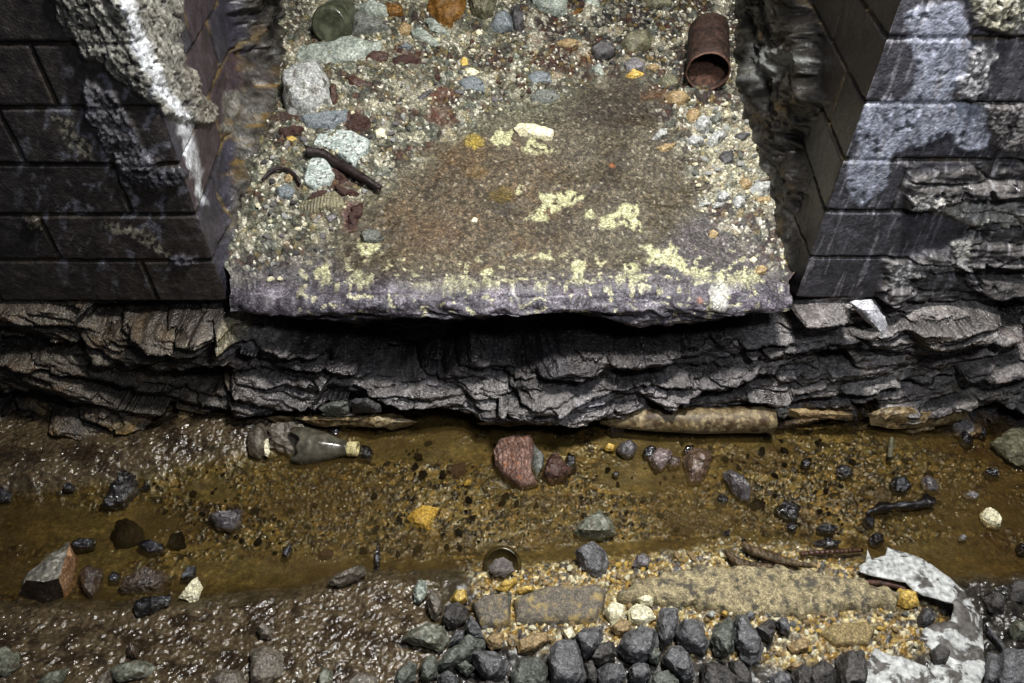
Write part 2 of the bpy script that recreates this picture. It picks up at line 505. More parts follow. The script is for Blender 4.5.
    c = np.where((blend > 0.0)[..., None], c * (1 - blend[..., None]) + lipc * blend[..., None], c)
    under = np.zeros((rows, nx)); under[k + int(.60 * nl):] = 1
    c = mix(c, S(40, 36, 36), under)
    rg = np.full((rows, nx), 0.72) - 0.22 * blend - 0.2 * (1 - rub) * ss(0, .3, big)
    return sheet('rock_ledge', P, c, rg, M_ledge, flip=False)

# ================================================================== BRICK PIERS
CH = 0.0775
def course_joints(jpx, z0):
    out = []
    for i, js in enumerate(jpx):
        zc = z0 + CH * (i + .5)
        t = []
        for x in js:
            # the pixel column at mid course height on the front face
            dep = 0.83 * CS - (zc - CAMZ) * SN
            t.append((x - 512) / F * dep)
        out.append(t)
    return out

def pier(name, sgn, z0, joints, xc, slope, crusts, flow_poly, palette, paint):
    """L-shaped skin: brick front facing the stream, brick side facing the recess"""
    nfront, nside, nz = 330, 250, 250
    xo = 0.66
    uf = np.linspace(xo, 0, nfront)                       # distance from the corner along the front
    us = np.linspace(0, 1.25, nside + 1)[1:] ** 1.0
    us = us * (us / 1.25) ** 0.25
    zz = z0 + np.concatenate([np.linspace(0, 0.47, nz), np.linspace(0.48, 0.9, 12)])
    nU = nfront + nside
    U = np.concatenate([-uf, us])
    UU, ZZ = np.meshgrid(U, zz)
    front = UU <= 0
    X = np.where(front, xc + sgn * (-UU), xc + sgn * slope * UU)
    Y = np.where(front, 0.83, 0.83 + UU)
    px, py = w2p(X, Y, ZZ)
    wx = px + 9 * fbm(px / 20, py / 20, 5 + (sgn > 0), 5); wy = py + 9 * fbm(px / 20, py / 20, 9 + (sgn > 0), 5)
    # --- brick lattice
    ci = np.clip(np.floor((ZZ - z0) / CH), 0, 11).astype(int)
    zf = (ZZ - z0) / CH - ci
    dz = np.minimum(zf, 1 - zf) * CH
    dj = np.full(UU.shape, 1.0); bid = np.zeros(UU.shape)
    for i in range(12):
        row = ci == i
        js = joints[i] if i < len(joints) else []
        d = np.full(UU.shape, 1.0); b = np.zeros(UU.shape)
        for x in js:
            d = np.where(front, np.minimum(d, np.abs(X - x)), d)
            b = b + np.where(front, (sgn * X > sgn * x) * 1.0, 0)
        o = 0.1125 if i % 2 else 0.225
        sd = (UU - o) % 0.225
        d = np.where(front, d, np.minimum(np.minimum(sd, 0.225 - sd), 1.0))
        d = np.where((~front) & (UU < o * .6), 1.0, d)
        b = np.where(front, b, 10 + np.floor((UU - o) / 0.225) + (UU < o) * 0)
        dj = np.where(row, d, dj); bid = np.where(row, b, bid)
    hsh = _h(ci, bid, 77 + (sgn > 0))
    hs2 = _h(ci, bid, 78 + (sgn > 0))
    jd = np.minimum(dz, dj) + 0.0012 * fbm(X * 60 + Y * 60, ZZ * 60, 15, 3)
    mort = 1 - ss(0.0014, 0.0042, jd)
    disp = -0.0045 * mort + 0.003 * (hsh - 0.5) + 0.0012 * fbm((X + Y) * 40, ZZ * 40, 16, 4)
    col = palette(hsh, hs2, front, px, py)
    tex = fbm((X + Y) * 30, ZZ * 30, 18, 5)
    col = col * (0.85 + 0.6 * np.clip(tex, -.4, .6))[..., None]
    col = mix(col, S(30, 27, 22) if sgn < 0 else S(38, 35, 33), mort)
    och = mort * ss(-0.05, 0.15, fbm((X + Y) * 9, ZZ * 14, 19, 3))
    col = mix(col, S(112, 96, 62), och * np.where(front, 0.25, 0.9 if sgn < 0 else .3))
    rg = np.full(UU.shape, 0.40) + 0.25 * mort
    # --- crusts: lumpy lime runs
    A_ = X + Y
    lump = 0.25 + 0.55 * fbm(A_ * 22 + ZZ * 9, ZZ * 16, 23, 6, .66) + 0.55 * fbm(A_ * 110 + ZZ * 20, ZZ * 34, 24, 5, .7) + .18 * gn(A_ * 420, ZZ * 300, 20)
    qa, qe = facets(A_ * 9, ZZ * 36 + .4 * fbm(A_ * 9, ZZ * 20, 241, 3), 242)
    lump_s = .3 + 1.3 * qa + .5 * fbm(A_ * 14, ZZ * 70, 243, 5, .6) - .4 * (1 - ss(0, .1, qe))
    st_s = np.clip(.42 + 1.3 * fbm(A_ * 22, ZZ * 90, 244, 5, .65) + .4 * qa, 0, 1)
    lump0 = lump
    for (poly, hgt, c1, c2, w) in crusts:
        m = pm(wx, wy, poly, w)
        strata = w >= 5
        lump = lump_s if strata else lump0
        hol = ss(-.42, -.25, fbm(px / 11, py / 11, 24, 3))
        m = m * (0.3 + 0.7 * hol)
        disp = disp * (1 - .7 * m) + m * hgt * (0.25 + np.clip(lump, -.5, 1.2))
        st = np.clip(0.45 + 1.1 * fbm((X + Y) * 120 + ZZ * 25, ZZ * 36, 25, 5, .7) + .5 * (lump - .25), 0, 1)
        if strata: st = st_s
        cc = np.asarray(c1) * (1 - st[..., None]) + np.asarray(c2) * st[..., None]
        col = mix(col, cc, m); rg = rg * (1 - m) + 0.5 * m
    # --- flowstone hanging down the side wall
    m = pm(wx, wy, flow_poly, 5) * (~front)
    rib = ridged(ZZ * 17 + 0.8 * fbm(Y * 5, ZZ * 8, 26, 3) + Y * 2, Y * 4.5, 27, 5)
    fl = 0.030 * (rib - 0.35) + 0.010 * fbm(Y * 14, ZZ * 50, 28, 4) + np.clip(.012 + .085 * (Y - .98), 0.0, .07)
    disp = disp * (1 - m) + m * (fl + 0.004)
    st = np.clip(0.45 + 1.2 * fbm(Y * 10, ZZ * 60, 29, 5, .65), 0, 1)
    cc = S(20, 18, 17) * (1 - st[..., None]) + S(104, 100, 92) * st[..., None]
    cc = mix(cc, S(104, 84, 52), ss(.12, .34, fbm(Y * 7, ZZ * 22, 30, 4)) * .6)
    cc = cc * (0.25 + 0.75 * ss(0.3, 0.8, rib))[..., None]
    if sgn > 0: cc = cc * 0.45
    col = mix(col, cc, m)
    # rubble and lime caked along the foot of the side wall
    hh = ZZ - (LZ0 + LSL * (Y - LY0))
    amt = np.clip(.010 + .165 * (Y - .83), 0, .088) * (~front) * ss(.0, .03, UU)
    sk = amt * (1 - ss(.0, .05 + .12 * np.clip(Y - .9, 0, .4), hh + .03 * fbm(Y * 12, ZZ * 14, 291, 4)))
    ms = ss(.006, .02, sk)
    disp = np.maximum(disp, disp * (1 - ms) + sk + .012 * ms * fbm(Y * 18, ZZ * 40, 292, 5))
    sc_ = np.clip(.45 + 1.2 * fbm(Y * 30, ZZ * 60, 293, 5, .65), 0, 1)
    ck = S(30, 28, 27) * (1 - sc_[..., None]) + S(122, 118, 110) * sc_[..., None]
    ck = mix(ck, S(112, 94, 58), ss(.1, .3, fbm(Y * 9, ZZ * 22, 294, 4)) * .6)
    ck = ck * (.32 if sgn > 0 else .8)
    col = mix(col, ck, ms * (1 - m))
    col, rg = paint(col, rg, px, py, wx, wy, front)
    nx = np.where(front, 0.0, -sgn * 1.0); ny = np.where(front, -1.0, 0.0)
    near = np.exp(-np.abs(UU) / 0.006)
    ca = 0.785 * near
    nxx = np.where(front, -sgn * np.sin(ca), -sgn * np.cos(ca)); nyy = np.where(front, -np.cos(ca), -np.sin(ca))
    disp = disp - 0.003 * near * (1 - np.clip(m, 0, 1))
    P = np.stack([X + nxx * disp, Y + nyy * disp, ZZ], -1)
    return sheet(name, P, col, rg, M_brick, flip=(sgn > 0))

def palL(h1, h2, front, px, py):
    c = np.ones(h1.shape + (3,)) * S(58, 55, 54)
    c = mix(c, S(78, 73, 70), h1 * front)
    cs = np.ones_like(c) * S(72, 70, 80)
    cs = mix(cs, S(80, 68, 74), ss(.6, .8, h2))
    return np.where(front[..., None], c, cs)
def palR(h1, h2, front, px, py):
    c = np.ones(h1.shape + (3,)) * S(74, 73, 79)
    c = mix(c, S(92, 90, 94), h1)
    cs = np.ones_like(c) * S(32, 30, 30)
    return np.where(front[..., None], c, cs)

def paintL(col, rg, px, py, wx, wy, front):
    n = fbm(px / 8, py / 14, 81, 4)
    fx = px + 3 * n * 2
    w = np.interp(py, [0, 60, 120, 150, 195], [5, 6, 8, 8, 4])
    xc = np.interp(py, [0, 50, 95, 120, 150, 200], [124, 141, 161, 182, 191, 203])
    m = 1 - ss(w * .4, w * 1.3, np.abs(fx - xc))
    m = m * (py < 205)
    col = mix(col, S(222, 225, 230), m * .85 * (.6 + .45 * ss(-.2, .2, n)))  # white crust streak, with the corner's specular highlight painted in
    rg = rg * (1 - .4 * m)
    # faint bluish-grey blotches on the front bricks
    b = ss(.12, .35, fbm(wx / 14, wy / 20, 82, 4)) * front
    col = mix(col, S(134, 136, 146), b * .65 * bl(px, py, 120, 170, 110, 130))
    for q in [[(100, 222), (118, 222), (126, 235), (112, 236)], [(124, 224), (140, 226), (158, 240), (172, 256), (160, 256), (140, 240), (126, 236)],
              [(52, 115), (72, 118), (94, 160), (80, 160), (62, 135)]]:
        col = mix(col, S(172, 168, 150), pm(wx, wy, q, 3) * ss(-.1, .15, fbm(px / 6, py / 6, 83, 3)) * .8)
    o = (~front) * ss(.1, .3, fbm(wx / 12, wy / 16, 84, 4)) * pm(px, py, [(228, 60), (262, 110), (240, 210), (222, 170)], 8)
    col = mix(col, S(122, 100, 56), o * .8)
    return col, rg
def paintR(col, rg, px, py, wx, wy, front):
    # pale arrises along brick edges and runs
    r = ss(.18, .3, fbm((px + .4 * py) / 5, (py) / 60, 85, 3)) * front
    col = mix(col, S(158, 156, 160), r * .45)
    for q in [[(760, 55), (775, 60), (778, 80), (782, 110), (772, 108), (762, 80)], [(785, 45), (812, 48), (820, 62), (806, 66), (796, 85), (786, 78)]]:
        col = mix(col, S(150, 152, 150), pm(wx, wy, q, 4) * .7)
    col = mix(col, S(168, 132, 50), bl(wx, wy, 816, 100, 6, 12) * .0)
    return col, rg

EARTHL = S(70, 66, 60)
crL = [([(52, -10), (182, -10), (178, 50), (192, 82), (213, 112), (207, 124), (180, 122), (160, 112), (150, 100), (128, 86), (110, 72), (92, 56), (74, 40), (58, 22)], .014, S(50, 48, 43), S(176, 174, 164), 4),
       ([(86, 78), (114, 94), (132, 116), (142, 146), (160, 160), (152, 172), (120, 170), (104, 140), (86, 112)], .011, S(38, 36, 38), S(140, 138, 142), 3),
       ([(120, 168), (150, 172), (190, 168), (186, 182), (150, 188), (122, 186)], .010, S(36, 34, 34), S(92, 92, 98), 3),
       ([(178, 64), (192, 70), (212, 112), (208, 122), (196, 124)], .014, S(76, 70, 62), S(176, 172, 160), 3),
       ([(222, 90), (240, 92), (244, 120), (232, 140), (222, 130)], .006, S(66, 62, 56), S(150, 148, 140), 3),
       ([(170, 256), (196, 252), (196, 262), (176, 266)], .008, S(60, 58, 60), S(138, 136, 142), 2),
       ([(24, 216), (40, 218), (40, 232), (26, 230)], .010, S(50, 47, 42), S(110, 106, 96), 2)]
flowL = [(222, -60), (330, -60), (320, 40), (300, 100), (270, 150), (240, 190), (231, 200), (235, 160), (238, 110), (236, 60), (232, 10)]
jl = [[143, -20], [42, -118], [108, -60], [-30, 112], [36, 196 - 120], [-80, 60]]
jl = [[150, -10], [50, -105], [122, -40], [12, 131], [44, -120], [90, -60]]
pier('wall_left', -1, 0.256, course_joints(jl, 0.256), -0.440, 0.156, crL, flowL, palL, paintL)

pale1, pale2 = S(104, 105, 114), S(176, 180, 194)
crR = [([(902, 12), (935, 4), (962, 6), (970, 40), (976, 46), (962, 76), (950, 100), (992, 106), (988, 150), (966, 150), (946, 135), (922, 149), (892, 158), (886, 190), (862, 205), (846, 196), (850, 165), (863, 108), (882, 100), (908, 100), (916, 60), (908, 40)], .0028, pale1, pale2, 2),
       ([(966, -5), (1030, -5), (1030, 32), (1000, 34), (974, 24)], .016, S(70, 66, 58), S(176, 172, 152), 3),
       ([(976, 46), (992, 44), (994, 60), (984, 74), (990, 96), (956, 98), (958, 80), (970, 62)], .012, S(70, 68, 70), S(186, 184, 184), 3),
       ([(984, 105), (1030, 104), (1030, 162), (1006, 150), (994, 150)], .012, S(60, 56, 54), S(138, 134, 132), 4),
       ([(906, 168), (1060, 160), (1060, 330), (880, 330), (884, 256), (960, 252), (970, 226), (950, 214), (906, 205)], .018, S(40, 38, 36), S(124, 120, 118), 5),
       ([(906, 196), (930, 192), (956, 196), (1000, 204), (1030, 202), (1030, 226), (968, 222), (940, 212), (908, 208)], .014, S(110, 108, 106), S(206, 204, 194), 3),
       ([(890, 262), (920, 258), (960, 256), (962, 264), (930, 272), (905, 282), (886, 284)], .012, S(90, 88, 92), S(184, 182, 178), 3),
       ([(945, 246), (960, 240), (972, 232), (976, 226), (968, 248), (960, 256), (948, 254)], .010, S(110, 108, 104), S(200, 198, 190), 2)]
flowR = [(700, -60), (802, -60), (818, 40), (818, 90), (824, 102), (808, 124), (800, 134), (798, 165), (804, 190), (792, 215), (788, 235), (760, 235), (700, 100)]
jr = [[885, 1010], [968, 1100], [902, 985], [870, 1010], [980, 1080], [930, 1050]]
pier('wall_right', 1, 0.262, course_joints(jr, 0.262), 0.4375, 0.17, crR, flowR, palR, paintR)

# ================================================================== ROCK FACE under the ledge
CAV = [([(236, 303), (300, 322), (350, 329), (420, 325), (480, 323), (560, 317), (600, 324), (640, 338), (700, 330), (770, 320), (745, 341), (690, 350), (640, 346), (600, 350), (560, 352), (520, 366), (470, 352), (440, 372), (400, 378), (372, 372), (340, 352), (300, 348), (270, 330), (246, 322)], .085, 5),
       ([(84, 308), (225, 304), (226, 318), (200, 318), (150, 322), (90, 322)], .045, 4),
       ([(128, 364), (160, 362), (226, 362), (234, 376), (212, 386), (176, 374)], .05, 4),
       ([(214, 408), (316, 406), (312, 416), (216, 423)], .05, 3),
       ([(-60, 340), (90, 342), (96, 350), (-60, 354)], .03, 3), ([(-60, 388), (60, 390), (104, 396), (60, 402), (-60, 408)], .03, 3),
       ([(150, 398), (176, 402), (180, 416), (166, 418)], .05, 3),
       ([(430, 404), (480, 408), (540, 404), (600, 410), (600, 420), (480, 419), (430, 420)], .045, 4),
       ([(612, 338), (668, 336), (690, 346), (640, 354), (618, 350)], .05, 4),
       ([(788, 286), (838, 296), (840, 303), (812, 311), (786, 312)], .07, 3),
       ([(868, 292), (900, 278), (914, 272), (908, 284), (884, 296)], .04, 3), ([(896, 292), (926, 300), (920, 306), (900, 304)], .03, 2),
       ([(980, 326), (1000, 312), (1024, 300), (1060, 300), (1040, 326)], .05, 4), ([(970, 290), (996, 290), (994, 298), (972, 296)], .04, 2),
       ([(818, 356), (850, 354), (852, 366), (824, 368)], .035, 3), ([(852, 402), (872, 398), (876, 414), (862, 420)], .045, 3),
       ([(965, 404), (1060, 404), (1060, 418), (968, 416)], .05, 4), ([(645, 398), (700, 388), (776, 376), (776, 382), (700, 396), (650, 404)], .02, 3)]
BUL = [([(150, 322), (165, 318), (205, 318), (215, 328), (205, 340), (175, 340), (160, 334)], .03, 4), ([(225, 318), (240, 312), (248, 336), (222, 340)], .03, 4),
       ([(86, 332), (150, 322), (175, 345), (230, 348), (228, 360), (160, 362), (100, 358)], .025, 5),
       ([(470, 384), (520, 374), (580, 382), (640, 396), (620, 408), (560, 404), (480, 402)], .028, 6),
       ([(535, 352), (565, 348), (600, 360), (580, 368), (540, 364)], .03, 4), ([(640, 384), (700, 374), (760, 368), (740, 384), (660, 398)], .02, 4),
       ([(230, 372), (330, 374), (320, 400), (240, 404)], .03, 5), ([(850, 300), (872, 296), (880, 308), (888, 326), (876, 330), (864, 318)], .018, 3),
       ([(905, 316), (990, 302), (990, 318), (960, 338), (916, 336)], .03, 4), ([(930, 280), (1030, 262), (1060, 290), (990, 300), (930, 296)], .035, 5),
       ([(60, 404), (110, 396), (140, 404), (152, 414), (120, 420), (70, 416)], .03, 4)]
def build_rock():
    nx, nz = 1280, 230
    xs = np.linspace(-1.09, 1.09, nx); zs = np.linspace(0.285, -0.04, nz)
    X, Z = np.meshgrid(xs, zs)
    px, py = w2p(X, np.full_like(X, .815), Z)
    under = ss(0.452, 0.435, np.abs(X))
    sX = X + .03 * fbm(X * 3, Z * 6, 91, 3)
    zp = Z - 0.28 * (sX - 0.02) ** 2 * np.where(sX < 0, .9, 1.0) + 0.014 * fbm(X * 5, Z * 8, 92, 4)
    q1, e1 = facets(X * 5.2 + .5 * fbm(X * 9, Z * 20, 93, 3), zp * 33 + .45 * fbm(X * 7, Z * 20, 94, 3), 95)
    q2, e2 = facets(X * 13 + .4 * fbm(X * 24, Z * 40, 931, 3), zp * 82 + .4 * fbm(X * 20, Z * 50, 941, 3), 951)
    D = 0.042 * q1 + 0.017 * q2
    lay2 = zp / 0.0075 + 1.6 * fbm(X * 6, zp * 50, 96, 4); k2 = np.floor(lay2); f2_ = lay2 - k2
    D += 0.004 * (gn(X * 18 + k2 * 5.3, k2 * 2.9, 97)) * ss(.02, .2, e2) + 0.0015 * (0.5 - f2_)
    D += 0.008 * fbm(X * 16, Z * 26, 98, 5) + 0.0030 * ridged(X * 60 + Z * 30, Z * 90, 99, 3)
    crack = 1 - ss(0.0, 0.08, e1)
    D -= 0.008 * crack + 0.003 * (1 - ss(0, .1, e2))
    wx = px + 5 * fbm(px / 16, py / 10, 101, 4); wy = py + 3.5 * fbm(px / 16, py / 10, 102, 4)
    cav = np.zeros_like(X)
    for q, dp, w_ in CAV:
        m = pm(wx, wy, q, w_); D -= dp * m; cav = np.maximum(cav, m)
    bul = np.zeros_like(X)
    for q, dp, w_ in BUL:
        m = pm(wx, wy, q, w_ + 2); D += dp * m; bul = np.maximum(bul, m)
    base = 0.818 - 0.022 * ss(.2, 0.0, Z)
    base = base + 0.05 * ss(.246, .262, Z) * (1 - under)
    base = base + 0.07 * ss(.17, .23, Z) * under
    D = D - .030 * ss(.085, .02, Z) * ss(.62, .45, np.abs(X - .1))
    Y = np.clip(base - D, 0.735, 1.05)
    Y = np.where((np.abs(X) > .43) & (Z > .25), np.maximum(Y, .836), Y)
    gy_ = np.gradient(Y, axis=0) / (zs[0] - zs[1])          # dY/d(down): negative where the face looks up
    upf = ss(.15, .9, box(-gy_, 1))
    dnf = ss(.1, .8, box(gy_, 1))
    # ------- colour
    n1 = fbm(px / 34, py / 9, 103, 5)
    c = np.ones(X.shape + (3,)) * S(48, 43, 39)
    c = mix(c, S(92, 86, 82), ss(-.05, .3, n1))
    c = mix(c, S(34, 30, 28), ss(.05, .3, fbm(px / 26, py / 8, 104, 4)))
    lil = ss(0, .3, fbm(px / 60, py / 14, 105, 4)) * ss(200, 330, px)
    c = mix(c, S(120, 116, 124), lil * .7)
    rgt = ss(700, 820, px)
    c = mix(c, S(98, 93, 88), rgt * .5)
    left = ss(300, 180, px)
    c = mix(c, S(60, 52, 42), left * .6)
    tp = ss(0.08, .22, fbm(px / 30 , (py - .2 * np.abs(px - 512)**1.0 * np.sign(px - 512) * -1) / 3.5, 106, 5, .62))
    c = mix(c, S(168, 164, 160), tp * .6 * (1 - cav) * ss(100, 320, px))  # thin pale streaks painted as lit highlights on the strata
    c = mix(c, S(22, 19, 18), ss(.10, .26, fbm(px / 34, py / 4.5, 1061, 5, .6)) * .7)
    c = mix(c, S(112, 84, 50), ss(.1, .35, fbm(px / 30, py / 8, 107, 4)) * .5 * np.maximum(left, rgt * .5))
    for q, cc, a in [([(175, 322), (212, 318), (214, 336), (180, 338)], S(104, 94, 76), .7), ([(225, 316), (242, 312), (250, 338), (216, 340)], S(158, 150, 118), .8),
                     ([(205, 336), (250, 334), (256, 352), (232, 356)], S(150, 148, 156), .7),
                     ([(222, 372), (300, 376), (300, 386), (226, 384)], S(142, 138, 138), .7), ([(218, 374), (232, 372), (236, 380), (222, 384)], S(190, 170, 110), .7),
                     ([(470, 382), (600, 382), (640, 402), (560, 398), (480, 400)], S(128, 124, 122), .6), ([(575, 382), (612, 384), (600, 394), (578, 392)], S(176, 174, 186), .7),
                     ([(430, 356), (470, 352), (512, 368), (480, 378), (430, 384)], S(110, 108, 116), .6),
                     ([(534, 350), (566, 350), (580, 364), (540, 366)], S(132, 132, 142), .6), ([(640, 380), (760, 366), (740, 382), (660, 394)], S(126, 120, 122), .6),
                     ([(852, 302), (872, 300), (880, 312), (888, 326), (878, 330), (866, 320)], S(206, 206, 216), .95),
                     ([(844, 380), (900, 366), (908, 380), (880, 390), (848, 388)], S(176, 172, 166), .7), ([(940, 384), (1040, 378), (1040, 386), (944, 390)], S(166, 160, 140), .7),
                     ([(905, 304), (1000, 296), (990, 308), (912, 312)], S(168, 160, 142), .6), ([(896, 318), (980, 308), (984, 330), (930, 336)], S(84, 76, 66), .7),
                     ([(940, 286), (1040, 272), (1040, 290), (1000, 296), (940, 296)], S(116, 112, 112), .6), ([(100, 322), (170, 330), (170, 362), (110, 360)], S(64, 52, 40), .7)]:
        c = mix(c, cc, pm(wx, wy, q, 4) * a * (0.5 + .5 * ss(-.2, .1, n1)))
    vein = lm(wx, wy, [(880, 412), (905, 372), (922, 358), (940, 346), (964, 330), (984, 318)], 2.2)
    c = mix(c, S(190, 188, 180), vein * .75)
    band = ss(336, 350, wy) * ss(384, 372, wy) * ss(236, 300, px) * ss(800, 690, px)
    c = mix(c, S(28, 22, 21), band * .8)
    c = mix(c, S(138, 133, 132), upf * .55 * ss(150, 300, px) * (1 - cav) * (1 - .7 * band))  # light on upward-facing facets painted into the rock colour
    c = mix(c, S(112, 104, 92), upf * .5 * ss(300, 150, px))  # painted light on the tops of the left rocks
    c = mix(c, S(34, 31, 30), dnf * .5)  # shade on downward-facing facets painted in
    foot = ss(398, 412, wy) * ss(-.15, .15, fbm(px / 40, py / 10, 108, 3))
    c = mix(c, S(150, 124, 72), foot * .65)
    c = mix(c, S(60, 42, 20), ss(414, 420, wy) * .7)
    c = mix(c, S(26, 23, 24), cav * .75)  # shade of the hollows put into their colour
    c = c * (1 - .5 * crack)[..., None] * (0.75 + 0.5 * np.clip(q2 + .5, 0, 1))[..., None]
    rg = 0.30 + 0.22 * ss(-.2, .3, n1)
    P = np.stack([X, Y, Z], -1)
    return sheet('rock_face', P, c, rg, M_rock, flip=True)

# ================================================================== STREAM BED, MUD, BANK
def build_bed():
    nx, ny = 1150, 330
    xs = np.linspace(-1.1, 1.1, nx); ys = np.linspace(0.84, 0.22, ny)
    X, Y = np.meshgrid(xs, ys)
    Z = ground(X, Y)
    px, py = w2p(X, Y, Z)
    wx = px + 9 * fbm(px / 24, py / 14, 111, 4); wy = py + 6 * fbm(px / 24, py / 14, 112, 4)
    b = np.interp(px, [p[0] for p in BANK], [p[1] for p in BANK])
    m_ = np.interp(px, [p[0] for p in MUDL], [p[1] for p in MUDL])
    bank = ss(-8, 14, wy - b); mud2 = ss(-6, 12, m_ - wy)
    mudfront = bank * ss(475, 410, wx)
    mud = np.clip(mudfront + mud2, 0, 1)
    tan = pm(wx, wy, [(468, 570), (560, 562), (640, 556), (720, 545), (800, 548), (870, 566), (930, 600), (960, 640), (900, 660), (780, 668), (640, 650), (540, 650), (480, 640)], 10)
    rightmud = bank * ss(930, 970, wx)
    wet = np.clip(1 - bank - mud2, 0, 1)
    # relief
    mr = ridged((X + .5 * Y) * 46, (Y - .3 * X) * 60, 113, 4)
    ru = (X + .7 * Y); rv = (Y - .7 * X)
    D = mud * (0.007 * fbm(X * 16, Y * 16, 114, 4) + .0045 * fbm(ru * 60, rv * 110, 115, 3) + .0022 * gn(ru * 190, rv * 260, 1151))
    D += rightmud * (0.012 * fbm(X * 34, Y * 34, 116, 4) + .006 * ridged(X * 60, Y * 60, 117, 3))
    f1, f2, idv = worley(X * 165 + .6 * fbm(X * 60, Y * 60, 1181, 2), Y * 165, 118)
    g1, g2, idg = worley(X * 240, Y * 240, 119)
    D += tan * (0.007 * ss(0, .35, f2 - f1) * idv + .003 * ss(0, .35, g2 - g1) * idg)
    rough = ss(-.12, .2, fbm(px / 60, py / 22, 121, 4))
    rough = np.maximum(rough * .7, pm(wx, wy, [(230, 470), (420, 440), (700, 480), (860, 430), (1000, 470), (980, 500), (860, 540), (700, 545), (480, 540), (330, 560), (200, 530), (100, 480)], 18))
    smooth = np.clip(bl(wx, wy, 270, 575, 90, 22) + bl(wx, wy, 430, 450, 80, 16) + bl(wx, wy, 640, 478, 50, 18) + bl(wx, wy, 960, 555, 60, 22) + bl(wx, wy, 60, 530, 70, 24) + bl(wx, wy, 210, 490, 30, 15) + bl(wx, wy, 640, 548, 70, 8), 0, 1)
    rough = rough * (1 - smooth) * wet
    D += rough * (0.003 * fbm(X * 60, Y * 60, 122, 4) + .005 * ss(.1, .4, f2 - f1) * (idv > .55)) + wet * .004 * fbm(X * 14, Y * 14, 123, 3)
    D += bank * (1 - mud) * (1 - tan) * .012 * fbm(X * 30, Y * 30, 124, 4)
    Zd = Z + D
    # colour
    c = np.ones(X.shape + (3,)) * S(96, 85, 52)
    c = mix(c, S(120, 104, 64), ss(0, .3, fbm(px / 50, py / 20, 125, 4)))
    c = mix(c, S(88, 72, 44), ss(.05, .35, fbm(px / 70, py / 26, 126, 4)) * .8)
    gold = rough * (idg > .74)
    c = mix(c, S(158, 128, 70), gold * .6)
    dark = rough * (ss(.66, .70, _h(np.floor(idg * 9999), np.floor(idg * 777), 3)) * ss(0, .12, g2 - g1) * .8 + ss(.72, .76, idv) * ss(.0, .15, f2 - f1)) * ss(-.15, .1, fbm(px / 30, py / 18, 127, 4))
    c = mix(c, S(34, 25, 16), dark * .85)
    dk2 = np.clip(rough + .25 * wet, 0, 1) * ss(.08, .14, fbm(px / 11, py / 7, 128, 5, .65))
    c = mix(c, S(26, 20, 13), dk2 * .9)
    for (x, y, rx, ry) in [(330, 500, 70, 22), (430, 545, 60, 12), (190, 520, 60, 18), (780, 520, 60, 14), (900, 495, 70, 14), (700, 520, 50, 14), (560, 500, 40, 10), (760, 460, 40, 16)]:
        c = mix(c, S(58, 42, 20), bl(wx, wy, x, y, rx, ry) * .45 * wet)
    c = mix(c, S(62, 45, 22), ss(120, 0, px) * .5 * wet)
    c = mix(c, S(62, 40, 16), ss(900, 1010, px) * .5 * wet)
    c = mix(c, S(46, 33, 16), ss(14, 0, np.abs(wy - b + 2)) * .5 * (px < 480))
    mc = np.ones_like(c) * S(88, 76, 58)
    mc = mix(mc, S(102, 90, 70), ss(0, .4, mr - .5))
    mc = mix(mc, S(62, 51, 38), ss(.0, .3, fbm(px / 40, py / 26, 129, 4)))
    mc = mix(mc, S(48, 40, 32), ss(.1, .35, fbm(px / 18, py / 12, 1291, 4)) * .7)
    c = mix(c, mc, mud)
    bc = np.ones_like(c) * S(64, 60, 54)
    bc = mix(bc, S(38, 35, 32), ss(-.1, .2, fbm(px / 16, py / 14, 130, 4)))
    c = mix(c, bc, bank * (1 - mudfront))
    tc = np.array([S(176, 152, 92), S(140, 116, 66), S(196, 178, 128), S(112, 98, 68), S(158, 126, 58), S(90, 84, 76), S(206, 196, 162), S(134, 122, 92)])
    cc = tc[(idv * 7.999).astype(int)] * (.35 + .65 * ss(0, .2, f2 - f1))[..., None]
    cc = cc * (.6 + .6 * idg)[..., None]
    c = mix(c, cc, tan * .95)
    rg = np.full(X.shape, .5); rg = rg - mud * .26 - rightmud * .2
    BED.update(x=xs, y=ys, z=box(Zd, 3))
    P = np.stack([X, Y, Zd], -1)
    return sheet('stream_bed', P, c, rg, M_bed, flip=True)

